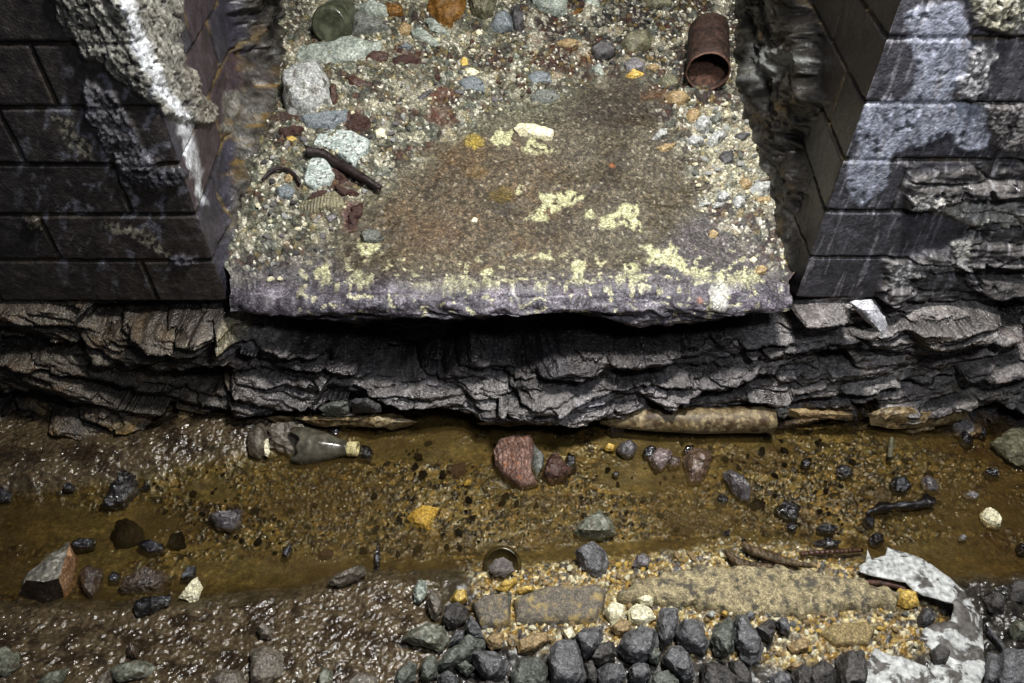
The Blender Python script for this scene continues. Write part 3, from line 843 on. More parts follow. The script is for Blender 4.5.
def build_water():
    nt = NT('shallow_water')
    tc = nt.n('ShaderNodeTexCoord')
    n1 = nt.n('ShaderNodeTexNoise', Scale=5.0, Detail=4.0); nt.l(tc.outputs['Object'], n1.inputs['Vector'])
    n2 = nt.n('ShaderNodeTexNoise', Scale=38.0, Detail=3.0); nt.l(tc.outputs['Object'], n2.inputs['Vector'])
    bp = nt.n('ShaderNodeBump', Strength=0.10, Distance=0.004); nt.l(n2.outputs[0], bp.inputs['Height'])
    tr = nt.n('ShaderNodeBsdfTransparent'); tr.inputs[0].default_value = (.91, .88, .78, 1)
    df = nt.n('ShaderNodeBsdfDiffuse'); df.inputs[0].default_value = (*S(104, 88, 54), 1)
    gl = nt.n('ShaderNodeBsdfGlossy', Roughness=0.04); nt.l(bp.outputs[0], gl.inputs['Normal'])
    fr = nt.n('ShaderNodeFresnel', IOR=1.33); nt.l(bp.outputs[0], fr.inputs['Normal'])
    tu = ramp(nt, n1.outputs[0], [(0.42, (.02,) * 3), (0.66, (.34,) * 3)])
    mx = nt.n('ShaderNodeMixShader'); nt.l(tu, mx.inputs[0]); nt.l(tr.outputs[0], mx.inputs[1]); nt.l(df.outputs[0], mx.inputs[2])
    m2 = nt.n('ShaderNodeMixShader'); nt.l(fr.outputs[0], m2.inputs[0]); nt.l(mx.outputs[0], m2.inputs[1]); nt.l(gl.outputs[0], m2.inputs[2])
    nt.l(m2.outputs[0], nt.out.inputs[0])
    me = bpy.data.meshes.new('stream_water')
    nx, ny = 80, 24
    vs = [(-1.09 + 2.18 * i / nx, .25 + .585 * j / ny, 0) for j in range(ny + 1) for i in range(nx + 1)]
    fs = [(j * (nx + 1) + i, j * (nx + 1) + i + 1, (j + 1) * (nx + 1) + i + 1, (j + 1) * (nx + 1) + i) for j in range(ny) for i in range(nx)]
    me.from_pydata(vs, [], fs)
    o = link('stream_water', me, nt.m); o['kind'] = 'structure'
    return o

def build_back():
    nx, nz = 90, 60
    X, Z = np.meshgrid(np.linspace(-.6, .7, nx), np.linspace(.5, 1.2, nz))
    Y = 2.06 + .03 * fbm(X * 6, Z * 6, 140, 4)
    c = np.ones(X.shape + (3,)) * S(50, 46, 42)
    return sheet('wall_back', np.stack([X, Y, Z], -1), c, np.full(X.shape, .6), M_rock)

build_ledge(); build_rock(); build_bed(); build_water(); build_back()

# ================================================================== LIGHT
def area(name, loc, aim, power, size, col=(1, 1, 1)):
    l = bpy.data.lights.new(name, 'AREA'); l.energy = power; l.size = size; l.color = col
    o = bpy.data.objects.new(name, l); COL.objects.link(o); o.location = loc
    d = Vector(aim) - Vector(loc); o.rotation_euler = d.to_track_quat('-Z', 'Y').to_euler()
    return o
area('lamp_overhead', (0.26, 0.62, 1.50), (0.08, 0.86, 0.2), 21.0, 0.13, (1.0, 0.98, 0.95))
area('lamp_hand', (0.34, 0.10, 1.25), (0.42, 0.75, 0.3), 4.6, 0.12, (0.90, 0.94, 1.0))
area('glint_fill', (0.05, 1.15, 1.35), (0.05, 1.15, 0.2), 1.6, 0.2, (1.0, 1.0, 0.97))  # unseen fill light, added to raise glints on wet mud and water
w = bpy.data.worlds.new('world'); scene.world = w; w.use_nodes = True
w.node_tree.nodes['Background'].inputs[0].default_value = (.8, .85, 1, 1)
w.node_tree.nodes['Background'].inputs[1].default_value = 0.06
scene.view_settings.view_transform = 'Standard'
scene.view_settings.look = 'Medium High Contrast'
scene.view_settings.exposure = 0.15
# ================================================================== OBJECT BUILDERS
def n3(co, sc, seed):
    return np.array([mnoise.noise(Vector((c[0] * sc + seed * 7.13, c[1] * sc - seed * 3.7, c[2] * sc + seed * 1.9))) for c in co])
def f3(co, sc, seed, o=3):
    s = 0; a = 1.0
    for i in range(o):
        s = s + a * n3(co, sc * 2 ** i, seed + i * 5); a *= .5
    return s

def surf_pt(px, py, surf, up=0.0):
    if surf == 'L': return on_ledge(px, py, up)
    if surf == 'W': return on_z(px, py, 0.0 + up)
    if surf == 'R': return on_Y(px, py, 0.80 - up)
    return on_ground(px, py, up)

def frame(outline, surf, up, tilt):
    cx = sum(p[0] for p in outline) / len(outline); cy = sum(p[1] for p in outline) / len(outline)
    c = surf_pt(cx, cy, surf, up)
    nrm = Vector((0, -LSL, 1)).normalized() if surf == 'L' else (Vector((0, -1, .25)).normalized() if surf == 'R' else Vector((0, 0, 1)))
    toc = (Vector((0, 0, CAMZ)) - c).normalized()
    n = (nrm * (1 - tilt) + toc * tilt).normalized()
    pts = []
    for (x, y) in outline:
        u, dy, dz = ray(x, y)
        d = Vector((u, dy, dz)); o = Vector((0, 0, CAMZ))
        t = (c - o).dot(n) / d.dot(n)
        pts.append(o + d * t - c)
    return c, n, pts

SEED = [100]
def rock_mesh(name, pts, n, h, rnd=0.5, rough=1.0, under=0.55, tops=None, cuts=3, layer=0.0):
    SEED[0] += 1; sd = SEED[0]; r = random.Random(sd)
    size = max((p.length for p in pts))
    bm = bmesh.new()
    for p in pts: bm.verts.new(p)
    k = len(pts)
    for i in range(k):                      # shoulder of the stone
        p = pts[i]; f = 0.42 + 0.42 * r.random()
        bm.verts.new(p * f + n * h * (0.55 + 0.5 * r.random()))
        bm.verts.new(p * (0.8 + .1 * r.random()) - n * h * under)
    bmesh.ops.remove_doubles(bm, verts=bm.verts[:], dist=size * 0.04)
    res = bmesh.ops.convex_hull(bm, input=bm.verts[:])
    junk = [v for v in bm.verts if not v.link_faces]
    bmesh.ops.delete(bm, geom=junk, context='VERTS')
    bmesh.ops.recalc_face_normals(bm, faces=bm.faces[:])
    bmesh.ops.triangulate(bm, faces=bm.faces[:])
    # even the edge lengths so the surface takes relief
    for it in range(3):
        lim = size * (0.42, 0.28, 0.19)[it] * (3.0 / cuts)
        es = [e for e in bm.edges if e.calc_length() > lim]
        if es: bmesh.ops.subdivide_edges(bm, edges=es, cuts=1)
        bmesh.ops.triangulate(bm, faces=bm.faces[:])
    for it in range(int(1 + 2.4 * rnd)):
        bmesh.ops.smooth_vert(bm, verts=bm.verts[:], factor=0.22, use_axis_x=True, use_axis_y=True, use_axis_z=True)
    bm.normal_update()
    co = np.array([v.co[:] for v in bm.verts]); no = np.array([v.normal[:] for v in bm.verts])
    a = f3(co, 2.2 / size, sd, 3); b = f3(co, 7.0 / size, sd + 40, 2)
    d = size * rough * (0.06 * a + 0.045 * b)
    if layer:
        ax = np.array(n)
        q = co @ ax / (size * .16) + a * .8
        d += size * layer * (np.abs((q % 1) - .5) - .25)
    co = co * (1.0 + 0.05 * rnd) + no * d[:, None]
    for v, c in zip(bm.verts, co): v.co = c
    for f in bm.faces: f.smooth = True
    me = bpy.data.meshes.new(name); bm.to_mesh(me); bm.free()
    try:
        me.set_sharp_from_angle(angle=math.radians(32))
    except Exception: pass
    return me

def stone(name, label, outline, surf='L', h=None, mat=None, tilt=0.35, cat='stone', rnd=0.45, rough=1.0, up=None, group=None, cuts=3, layer=0.0, under=0.55, parent=None):
    w = max(p[0] for p in outline) - min(p[0] for p in outline); hh = max(p[1] for p in outline) - min(p[1] for p in outline)
    c0 = surf_pt(outline[0][0], outline[0][1], surf, 0)
    px = (c0 - Vector((0, 0, CAMZ))).length / F
    if h is None: h = 0.30 * min(w, hh * 1.3) * px
    if up is None: up = 0.25 * h
    c, n, pts = frame(outline, surf, up, tilt)
    me = rock_mesh(name, pts, n, h, rnd, rough, under, cuts=cuts, layer=layer)
    o = link(name, me, mat); o.location = c
    if label: tag(o, label, cat, group)
    return o

def slab(name, outline, surf, thick, mat, up=0.0, tilt=0.0, edge=0.25, rough=0.3, step=None, zfun=None, bumps=0.0, label=None, cat=None, under=1.0):
    """flat-topped body over an outline of any shape, with rounded broken edges"""
    SEED[0] += 1; sd = SEED[0]
    c, n, pts = frame(outline, surf, up, tilt)
    t1 = Vector((1, 0, 0)); t1 = (t1 - n * t1.dot(n)).normalized(); t2 = n.cross(t1)
    P2 = [Vector((p.dot(t1), p.dot(t2))) for p in pts]
    xs = [p.x for p in P2]; ys = [p.y for p in P2]
    ext = max(max(xs) - min(xs), max(ys) - min(ys))
    step = step or ext / 34
    # outline resampled
    ring = []
    for i in range(len(P2)):
        a, b = P2[i], P2[(i + 1) % len(P2)]
        m = max(1, int((b - a).length / step))
        for j in range(m): ring.append(a.lerp(b, j / m))
    ring = [p + Vector((mnoise.noise(Vector((p.x * 60, p.y * 60, sd))), mnoise.noise(Vector((p.x * 60, p.y * 60, sd + 9))))) * step * rough for p in ring]
    RX = np.array([p.x for p in ring]); RY = np.array([p.y for p in ring])
    gx, gy = np.meshgrid(np.arange(min(xs), max(xs), step), np.arange(min(ys), max(ys), step))
    gx = gx.ravel() + (np.random.RandomState(sd).rand(gx.size) - .5) * step * .5; gy = gy.ravel() + (np.random.RandomState(sd + 1).rand(gy.size) - .5) * step * .5
    poly = list(zip(RX, RY))
    ins = np.zeros(gx.shape, bool); d = np.full(gx.shape, 1e9)
    for i in range(len(poly)):
        a = poly[i]; b = poly[(i + 1) % len(poly)]
        d = np.minimum(d, segd(gx, gy, a, b))
        if a[1] != b[1]:
            ins ^= ((a[1] > gy) != (b[1] > gy)) & (gx < (b[0] - a[0]) * (gy - a[1]) / (b[1] - a[1]) + a[0])
    keep = ins & (d > step * .45)
    vs = ring + [Vector((x, y)) for x, y in zip(gx[keep], gy[keep])]
    k = len(ring)
    out = delaunay_2d_cdt(vs, [(i, (i + 1) % k) for i in range(k)], [list(range(k))], 1, 1e-7)
    V, Fc = out[0], out[2]
    XX = np.array([v.x for v in V]); YY = np.array([v.y for v in V])
    dd = np.full(XX.shape, 1e9)
    for i in range(k): dd = np.minimum(dd, segd(XX, YY, poly[i], poly[(i + 1) % k]))
    w_ = edge * ext * .5
    e = np.clip(dd / max(w_, 1e-6), 0, 1)
    z = thick * np.sqrt(np.clip(1 - (1 - e) ** 2, 0, 1)) * .8 + thick * .2
    z = z + bumps * (fbm(XX / ext * 9 + sd, YY / ext * 9, sd, 4)) + bumps * .6 * fbm(XX / ext * 30 + sd, YY / ext * 30, sd + 2, 3)
    if zfun is not None: z = z + zfun(XX, YY, ext)
    bm = bmesh.new()
    tv = [bm.verts.new(t1 * float(x) + t2 * float(y) + n * float(q)) for x, y, q in zip(XX, YY, z)]
    lowz = -thick * under
    zl = lowz + (zfun(XX, YY, ext) if zfun is not None else 0 * XX)
    bv = [bm.verts.new(t1 * float(x) + t2 * float(y) + n * float(q)) for x, y, q in zip(XX, YY, zl)]
    cnt = {}
    for f in Fc:
        try:
            bm.faces.new([tv[i] for i in f]); bm.faces.new([bv[i] for i in reversed(f)])
        except ValueError: continue
        for i in range(len(f)):
            a, b = f[i], f[(i + 1) % len(f)]
            cnt[(a, b)] = cnt.get((a, b), 0) + 1
    for (a, b) in cnt:
        if (b, a) not in cnt:
            try: bm.faces.new([tv[b], tv[a], bv[a], bv[b]])
            except ValueError: pass
    bmesh.ops.recalc_face_normals(bm, faces=bm.faces[:])
    for f in bm.faces: f.smooth = True
    me = bpy.data.meshes.new(name); bm.to_mesh(me); bm.free()
    try: me.set_sharp_from_angle(angle=math.radians(50))
    except Exception: pass
    o = link(name, me, mat); o.location = c
    if label: tag(o, label, cat)
    return o

def tube(name, pts, rad, mat, seg=10, rough=0.25, cap=True):
    SEED[0] += 1; sd = SEED[0]
    # resample
    P = []; Rr = []
    for i in range(len(pts) - 1):
        m = 5
        for j in range(m):
            t = j / m
            p0 = pts[max(i - 1, 0)]; p1 = pts[i]; p2 = pts[i + 1]; p3 = pts[min(i + 2, len(pts) - 1)]
            P.append(0.5 * ((2 * p1) + (p2 - p0) * t + (2 * p0 - 5 * p1 + 4 * p2 - p3) * t * t + (3 * p1 - p0 - 3 * p2 + p3) * t ** 3))
            Rr.append(rad[i] * (1 - t) + rad[i + 1] * t)
    P.append(pts[-1]); Rr.append(rad[-1])
    c = pts[len(pts) // 2].copy()
    bm = bmesh.new(); rings = []
    for i, p in enumerate(P):
        d = (P[min(i + 1, len(P) - 1)] - P[max(i - 1, 0)]).normalized()
        a = d.cross(Vector((0, 0, 1)));  a = a.normalized() if a.length > 1e-4 else Vector((1, 0, 0))
        b = a.cross(d)
        rg = []
        for s in range(seg):
            t = s / seg * 2 * math.pi
            q = a * math.cos(t) + b * math.sin(t)
            rr = Rr[i] * (1 + rough * mnoise.noise(Vector((q.x * 1.5 + i * .35, q.y * 1.5 + sd, q.z * 1.5))))
            rg.append(bm.verts.new(p + q * rr - c))
        rings.append(rg)
    for i in range(len(rings) - 1):
        for s in range(seg):
            bm.faces.new([rings[i][s], rings[i][(s + 1) % seg], rings[i + 1][(s + 1) % seg], rings[i + 1][s]])
    if cap:
        bm.faces.new(rings[0][::-1]); bm.faces.new(rings[-1])
    bmesh.ops.recalc_face_normals(bm, faces=bm.faces[:])
    for f in bm.faces: f.smooth = True
    me = bpy.data.meshes.new(name); bm.to_mesh(me); bm.free()
    o = link(name, me, mat); o.location = c
    return o

def lathe(name, prof, mat, org, axis, seg=56, jag=None, solid=0.0, up=Vector((0, 0, 1)), jit=0.0, parent=None, arc=(0, 2 * math.pi)):
    """profile of (distance along axis, radius)"""
    ax = axis.normalized()
    a = up - ax * up.dot(ax); a.normalize(); b = ax.cross(a)
    bm = bmesh.new(); rings = []
    for k, (s, r) in enumerate(prof):
        rg = []
        for i in range(seg):
            t = arc[0] + (arc[1] - arc[0]) * i / seg
            s2 = s
            if jag is not None: s2 = jag(k, s, t)
            rj = r * (1 + jit * mnoise.noise(Vector((math.cos(t) * 2, math.sin(t) * 2, s * 40))))
            rg.append(bm.verts.new(ax * s2 + a * (rj * math.cos(t)) + b * (rj * math.sin(t))))
        rings.append(rg)
    for i in range(len(rings) - 1):
        for k in range(seg):
            bm.faces.new([rings[i][k], rings[i][(k + 1) % seg], rings[i + 1][(k + 1) % seg], rings[i + 1][k]])
    bmesh.ops.remove_doubles(bm, verts=bm.verts[:], dist=1e-5)
    bmesh.ops.recalc_face_normals(bm, faces=bm.faces[:])
    for f in bm.faces: f.smooth = True
    me = bpy.data.meshes.new(name); bm.to_mesh(me); bm.free()
    o = link(name, me, mat)
    if parent is not None: o.parent = parent
    else: o.location = org
    if solid:
        md = o.modifiers.new('wall', 'SOLIDIFY'); md.thickness = solid; md.offset = -1
    return o

# ------------------------------------------------------------------ stone kinds
def T(r, g, b):
    l = .3 * r + .6 * g + .1 * b; k = .78
    return tuple(float(x) for x in S(l + (r - l) * k, l + (g - l) * k, l + (b - l) * k))
m_white = rockmat(T(120, 124, 124), T(206, 206, 198), .7, 55, spots=T(74, 70, 58), spot_t=.56, spot_scale=60, name='white_limy_stone')
m_pale = rockmat(T(108, 116, 106), T(172, 180, 166), .7, 45, spots=T(112, 106, 78), spot_t=.62, name='pale_green_stone')
m_lich = rockmat(T(150, 164, 158), T(196, 206, 198), .75, 50, spots=T(60, 54, 44), spot_t=.575, spot_scale=130, name='spotted_pale_slab')
m_blue = rockmat(T(96, 104, 108), T(136, 144, 146), .6, 80, spots=T(64, 64, 70), spot_t=.6, name='blue_grey_stone')
m_grey = rockmat(T(84, 88, 82), T(128, 130, 120), .6, 70, spots=T(50, 48, 44), spot_t=.6, name='grey_stone')
m_dgrey = rockmat(T(54, 52, 50), T(92, 90, 92), .5, 70, name='dark_grey_stone')
m_olive = rockmat(T(80, 78, 58), T(124, 120, 92), .6, 60, name='olive_stone')
m_brown = rockmat(T(70, 46, 38), T(104, 72, 58), .5, 60, spots=T(44, 30, 28), spot_t=.58, name='brown_stone')
m_rust = rockmat(T(58, 38, 33), T(92, 62, 50), .8, 90, spots=T(54, 26, 24), spot_t=.55, name='rusty_flake')
m_orange = rockmat(T(92, 62, 18), T(138, 92, 28), .5, 40, name='orange_stained_stone')
m_yellow = rockmat(T(176, 138, 48), T(220, 184, 84), .55, 60, name='yellow_stone')
m_cream = rockmat(T(206, 196, 152), T(236, 230, 196), .6, 60, spots=T(170, 140, 84), spot_t=.66, name='cream_stone')
m_tan = rockmat(T(134, 106, 66), T(172, 148, 102), .65, 70, spots=T(90, 68, 40), spot_t=.62, name='tan_stone')
m_lilac = rockmat(T(96, 92, 94), T(136, 130, 132), .45, 70, name='lilac_grey_stone')
m_ball = rockmat(T(74, 73, 74), T(128, 128, 130), .55, 75, spots=T(140, 140, 138), spot_t=.70, bump=.7, name='ballast_basalt')
m_ballg = rockmat(T(72, 76, 70), T(124, 128, 116), .55, 75, spots=T(140, 142, 128), spot_t=.70, bump=.7, name='greenish_ballast')
m_ballb = rockmat(T(58, 55, 53), T(104, 100, 96), .5, 75, bump=.8, name='brownish_ballast')
m_wet = rockmat(T(8, 6, 6), T(34, 28, 28), .16, 75, bump=.7, spec=.8, name='black_wet_clod')
m_wetb = rockmat(T(58, 42, 30), T(98, 78, 60), .22, 90, bump=.8, spec=.8, name='brown_wet_stone')
m_wetg = rockmat(T(52, 47, 48), T(116, 110, 114), .2, 70, bump=.7, spec=.8, name='silvery_wet_stone')
m_blk = rockmat(T(8, 6, 5), T(26, 20, 16), .6, 60, spec=.2, name='drowned_black_lump')
m_sub = rockmat(T(44, 32, 18), T(84, 64, 34), .5, 60, name='drowned_stone')
m_mudst = rockmat(T(84, 76, 64), T(128, 118, 102), .28, 60, bump=.8, spec=.7, name='muddy_stone')
m_greens = rockmat(T(80, 84, 70), T(140, 142, 124), .35, 50, spots=T(84, 72, 54), spot_t=.58, name='green_slate')
m_pink = rockmat(T(110, 94, 92), T(160, 142, 138), .28, 70, spots=T(70, 48, 46), spot_t=.6, name='pink_stone')
m_redbr = rockmat(T(84, 64, 50), T(124, 100, 80), .28, 70, spots=T(60, 40, 34), spot_t=.6, name='red_brown_stone')

# ================================================================== THINGS ON THE LEDGE
def s(name, label, outline, mat, surf='L', **k): return stone(name, label, outline, surf, mat=mat, **k)

# rusty can
org = on_ledge(708, 71, 0.036)
axc = Vector((0.17, 1.0, LSL + .02)).normalized()
can = empty('rusty_can', org); tag(can, 'rusty brown tin can lying open-mouthed against the right wall', 'can')
m_can = rockmat(T(42, 28, 21), T(74, 50, 38), .75, 60, spots=T(36, 20, 16), spot_t=.58, bump=.3, name='rusted_tin')
m_canr = rockmat(T(74, 50, 40), T(120, 86, 70), .6, 90, bump=.5, name='rusted_rim')
rc = 0.0390
body = lathe('can_body', [(0.0, rc), (.02, rc * 1.0), (.05, rc), (.10, rc), (.122, rc), (.128, rc * .97), (.131, rc * .9), (.130, .0)], m_can, org, axc, solid=.0016, jit=.03, parent=can)
lathe('rolled_rim', [(.003, rc), (-.001, rc * 1.035), (-.004, rc * 1.02), (-.004, rc * .97), (-.001, rc * .95), (.003, rc * .97)], m_canr, org, axc, jit=.03, parent=can)
# debris lying in the can
bm = bmesh.new()
up_ = Vector((0, 0, 1)); a_ = (up_ - axc * up_.dot(axc)).normalized(); b_ = axc.cross(a_)
rows = []
for i in range(26):
    sdist = .006 + .09 * i / 25
    row = []
    for j in range(25):
        q = -1 + 2 * j / 24
        lev = -0.021 + .018 * min(i / 9, 1)
        half = math.sqrt(max(rc * rc * .9 - lev * lev, 0))
        hgt = lev + .004 * mnoise.noise(Vector((q * 3, i * .3, 1))) + .0025 * mnoise.noise(Vector((q * 9, i * .9, 5)))
        if i < 3: hgt -= (3 - i) * .008
        row.append(bm.verts.new(axc * sdist + b_ * (q * half) + a_ * hgt))
    rows.append(row)
for i in range(25):
    for j in range(24): bm.faces.new([rows[i][j], rows[i][j + 1], rows[i + 1][j + 1], rows[i + 1][j]])
bmesh.ops.recalc_face_normals(bm, faces=bm.faces[:])
for f in bm.faces: f.smooth = True
me = bpy.data.meshes.new('soil'); bm.to_mesh(me); bm.free()
so = link('soil', me, rockmat(T(76, 48, 36), T(132, 94, 74), .8, 120, spots=T(40, 24, 20), spot_t=.6, name='can_soil')); so.location = org
tag(so, 'crumbly brown soil filling the lower half of the rusty can', 'soil', kind='stuff')

# glass jar
m_jar = glassmat('dull_green_glass', S(92, 96, 78), .3, .16)
oj = on_ledge(330, 26, .030)
jar = empty('glass_jar', oj); tag(jar, 'dirty dull green glass jar lying with its round base outwards beside left wall', 'jar')
rj = .0375; axj = Vector((.05, 1, -.12)).normalized()
lathe('jar_body', [(.003, 0), (.002, rj * .5), (-.003, rj * .80), (-.002, rj * .9), (.003, rj * .97), (.010, rj), (.05, rj), (.085, rj * .98), (.098, rj * .86), (.106, rj * .74)], m_jar, oj, axj, parent=jar)
lathe('jar_neck', [(.106, rj * .74), (.116, rj * .74), (.118, rj * .78), (.124, rj * .78), (.126, rj * .72)], m_jar, oj, axj, parent=jar)

s('stone', 'dark speckled grey rounded stone just right of the glass jar', [(347, 24), (355, 14), (364, 12), (374, 19), (387, 22), (390, 32), (376, 37), (356, 38), (350, 34)], m_grey, h=.022)
s('stone_slab', 'long pale green layered slab below the glass jar', [(295, 55), (302, 46), (318, 43), (340, 41), (352, 38), (381, 41), (383, 47), (372, 53), (362, 61), (353, 70), (335, 71), (321, 66), (300, 67)], m_pale, h=.016, layer=.06, rnd=.2)
s('stone', 'large squarish white-grey block against the left wall', [(282, 77), (291, 66), (305, 63), (321, 65), (329, 82), (331, 105), (319, 115), (301, 119), (288, 116), (284, 100)], m_white, h=.030, rnd=.3, tilt=.45)
s('stone', 'flat blue-grey stone below the squarish white-grey block', [(298, 118), (320, 112), (349, 109), (347, 122), (331, 131), (309, 129)], m_blue, h=.010, rnd=.2)
slab('stone_slab', [(312, 148), (318, 136), (332, 131), (352, 132), (370, 141), (368, 149), (361, 157), (352, 166), (344, 160), (330, 151)], 'L', .007, m_lich, edge=.12, label='pale blue-white spotted slab above the dark stick', cat='stone')
slab('stone_slab', [(303, 184), (308, 166), (313, 158), (326, 158), (335, 175), (329, 183), (314, 190)], 'L', .007, m_lich, edge=.12, label='pale spotted slab fragment under the left part of the dark stick', cat='stone')
st = tube('stick', [on_ledge(x, y, .013) for x, y in [(306, 152), (316, 152), (328, 157), (345, 168), (360, 176), (371, 183), (381, 188)]], [.0085, .0085, .0075, .008, .0075, .006, .004], rockmat(T(24, 18, 18), T(60, 44, 42), .45, 120, name='black_wood'), rough=.5)
tag(st, 'dark brown crooked stick lying across the pale spotted slabs', 'stick')
st = tube('twig', [on_ledge(x, y, .008) for x, y in [(262, 180), (274, 170), (288, 170), (297, 178), (300, 184)]], [.002, .003, .003, .003, .002], rockmat(T(30, 20, 22), T(60, 42, 44), .5, 60, name='dark_twig'))
tag(st, 'thin curved dark twig in the gravel left of the stick', 'twig')
s('slate_piece', 'striped grey slate piece with yellowish edge below the stick', [(296, 208), (305, 200), (320, 195), (336, 190), (342, 197), (348, 208), (335, 213), (312, 215)], rockmat(T(92, 86, 66), T(150, 142, 108), .6, 60, wave=60, name='striped_slate'), h=.010, rnd=.2)
for lab, o_ in [('rust-red flake just below the middle of the stick', [(328, 168), (340, 170), (350, 180), (346, 190), (336, 180)]),
                ('rust-red flake beside the lower end of the stick', [(334, 186), (346, 188), (360, 193), (354, 200), (340, 196)]),
                ('maroon flake above the striped slate piece', [(306, 200), (318, 192), (328, 190), (324, 196), (312, 204)]),
                ('maroon crumbly lump below right of the striped slate piece', [(344, 222), (352, 206), (364, 202), (362, 216), (352, 232)]),
                ('dark red-brown flake right of the flat blue-grey stone', [(342, 128), (352, 114), (368, 116), (372, 130), (356, 134)]),
                ('dark red flake between the left wall and the upper spotted slab', [(278, 130), (292, 125), (304, 128), (300, 136), (284, 137)])]:
    s('rusty_flake', lab, o_, m_rust, h=.006, rough=1.6, cat='flake')
s('stone', 'round dark pebble sitting in a pale hollow on the left of the ledge', [(360, 234), (366, 229), (378, 231), (384, 238), (376, 245), (363, 243)], m_grey, h=.010, rnd=.9)
s('stone', 'big orange-brown stone at the top edge of the ledge', [(426, 8), (432, -6), (466, -6), (464, 12), (450, 33), (437, 25)], m_orange, h=.020, rnd=.2)
s('stone', 'pale green wedge under the left side of the orange-brown stone', [(424, 18), (432, 18), (441, 27), (451, 36), (440, 38), (429, 29)], m_pale, h=.010, rnd=.2)
s('stone', 'olive brown stone right of the big orange-brown stone', [(469, -6), (497, -6), (494, 12), (484, 22), (472, 15)], m_olive, h=.024)
s('stone', 'blue-grey faceted stone near the top middle of the ledge', [(490, 28), (495, 15), (506, 10), (513, 20), (513, 33), (498, 35)], m_blue, h=.020, rnd=.2, tilt=.5)
s('stone', 'brown-grey stone leaning behind the blue-grey faceted stone', [(510, 10), (518, 6), (524, 20), (522, 34), (514, 33), (513, 20)], m_dgrey, h=.016)
s('stone', 'large pale speckled stone cut by the top edge right of centre', [(528, -4), (567, -6), (567, 14), (557, 17), (540, 13)], m_pale, h=.02)
s('glass_shard', 'bright orange shard beside the large pale speckled stone', [(566, 16), (579, 7), (584, 10), (573, 16)], m_orange, h=.004, cat='shard')
s('stone_slab', 'narrow white slab standing beside the orange shard', [(580, -2), (598, -4), (600, 6), (590, 9)], m_pale, h=.010)
s('stone', 'round dark stone below the sooty hollow', [(590, 52), (595, 45), (604, 42), (613, 46), (616, 53), (609, 59), (597, 61)], m_dgrey, h=.018, rnd=.7)
s('stone', 'larger olive-grey stone right of the round dark stone', [(620, 45), (626, 35), (640, 29), (650, 30), (652, 45), (645, 52), (629, 57)], m_olive, h=.022)
s('stone', 'small pale pointed stone under the round dark stone', [(591, 68), (600, 62), (605, 74), (600, 78)], m_pale, h=.008)
s('stone', 'flat lilac-grey stone behind the yellow stone', [(623, 64), (634, 57), (645, 62), (644, 71), (628, 73)], m_lilac, h=.010)
s('stone', 'yellow broken stone in two lobes near the right of the ledge', [(625, 77), (632, 70), (639, 71), (645, 74), (637, 79), (630, 79)], m_yellow, h=.007, cat='stone')
s('stone', 'small pale tan stone right of the yellow broken stone', [(645, 67), (654, 64), (661, 67), (655, 72)], m_tan, h=.006)
s('stone', 'rounded tan stone left below the rusty can', [(664, 98), (671, 92), (684, 91), (691, 98), (684, 105), (673, 109)], m_tan, h=.014, rnd=.6)
s('stone', 'brownish flat stone between the rounded tan stone and the white rubble', [(686, 113), (695, 108), (701, 113), (696, 121), (687, 123)], m_tan, h=.007)
s('stone', 'dark olive stone in front of the rusty can on its left', [(657, 84), (664, 74), (676, 76), (680, 86), (668, 91)], m_olive, h=.010)
s('stone', 'topmost of the three white stones in the right rubble', [(692, 127), (699, 118), (708, 116), (712, 124), (707, 135), (697, 131)], m_white, h=.014, rnd=.25)
s('stone', 'tilted white stone right of the topmost white stone in the rubble', [(706, 142), (714, 132), (723, 129), (727, 135), (717, 145), (710, 147)], m_white, h=.012, rnd=.25)
s('stone', 'lumpy white stone left of the tilted white one in the rubble', [(684, 142), (692, 136), (703, 137), (706, 145), (692, 147)], m_white, h=.010)
s('stone', 'lone white stone lying left of the right rubble', [(651, 140), (659, 129), (667, 130), (668, 137), (658, 141)], m_white, h=.010, rnd=.25)
s('stone', 'thin tan stone just below the lone white stone', [(656, 147), (664, 144), (677, 143), (668, 152), (662, 153)], m_tan, h=.006)
s('stone', 'lilac-grey stone next to the topmost white stone', [(710, 118), (719, 113), (722, 120), (714, 126)], m_grey, h=.008)
s('stone', 'dark grey stone sunk in the middle of the right rubble', [(718, 158), (722, 152), (733, 150), (733, 162), (724, 168)], m_dgrey, h=.008)
s('stone_slab', 'dark thin slab leaning in the right rubble near the wall', [(732, 137), (742, 132), (751, 134), (742, 142)], m_dgrey, h=.007)
s('stone', 'pale angular stone against the foot of the right wall', [(747, 191), (757, 181), (771, 181), (770, 194), (756, 199)], m_white, h=.010, rnd=.2)
s('stone', 'round whitish stone left of the pale angular stone', [(716, 201), (718, 193), (726, 191), (731, 198), (725, 204)], m_white, h=.009, rnd=.7)
s('stone', 'cream-white stone between whitish rounds and the right wall', [(731, 206), (734, 197), (745, 196), (746, 205), (738, 211)], m_white, h=.009)
s('stone', 'small white lump below the round whitish stone', [(712, 206), (717, 202), (724, 204), (721, 209), (714, 209)], m_white, h=.006)
s('stone', 'flat white chip at the left tip of the white lumps', [(698, 206), (704, 202), (712, 202), (709, 207)], m_white, h=.005)
s('stone', 'ochre tan stone above the pale angular stone', [(738, 184), (742, 178), (752, 181), (751, 188), (743, 190)], m_tan, h=.008)
s('stone_slab', 'thin yellowish slab under the pale angular stone', [(750, 199), (760, 197), (771, 197), (769, 202), (757, 203)], m_tan, h=.004)
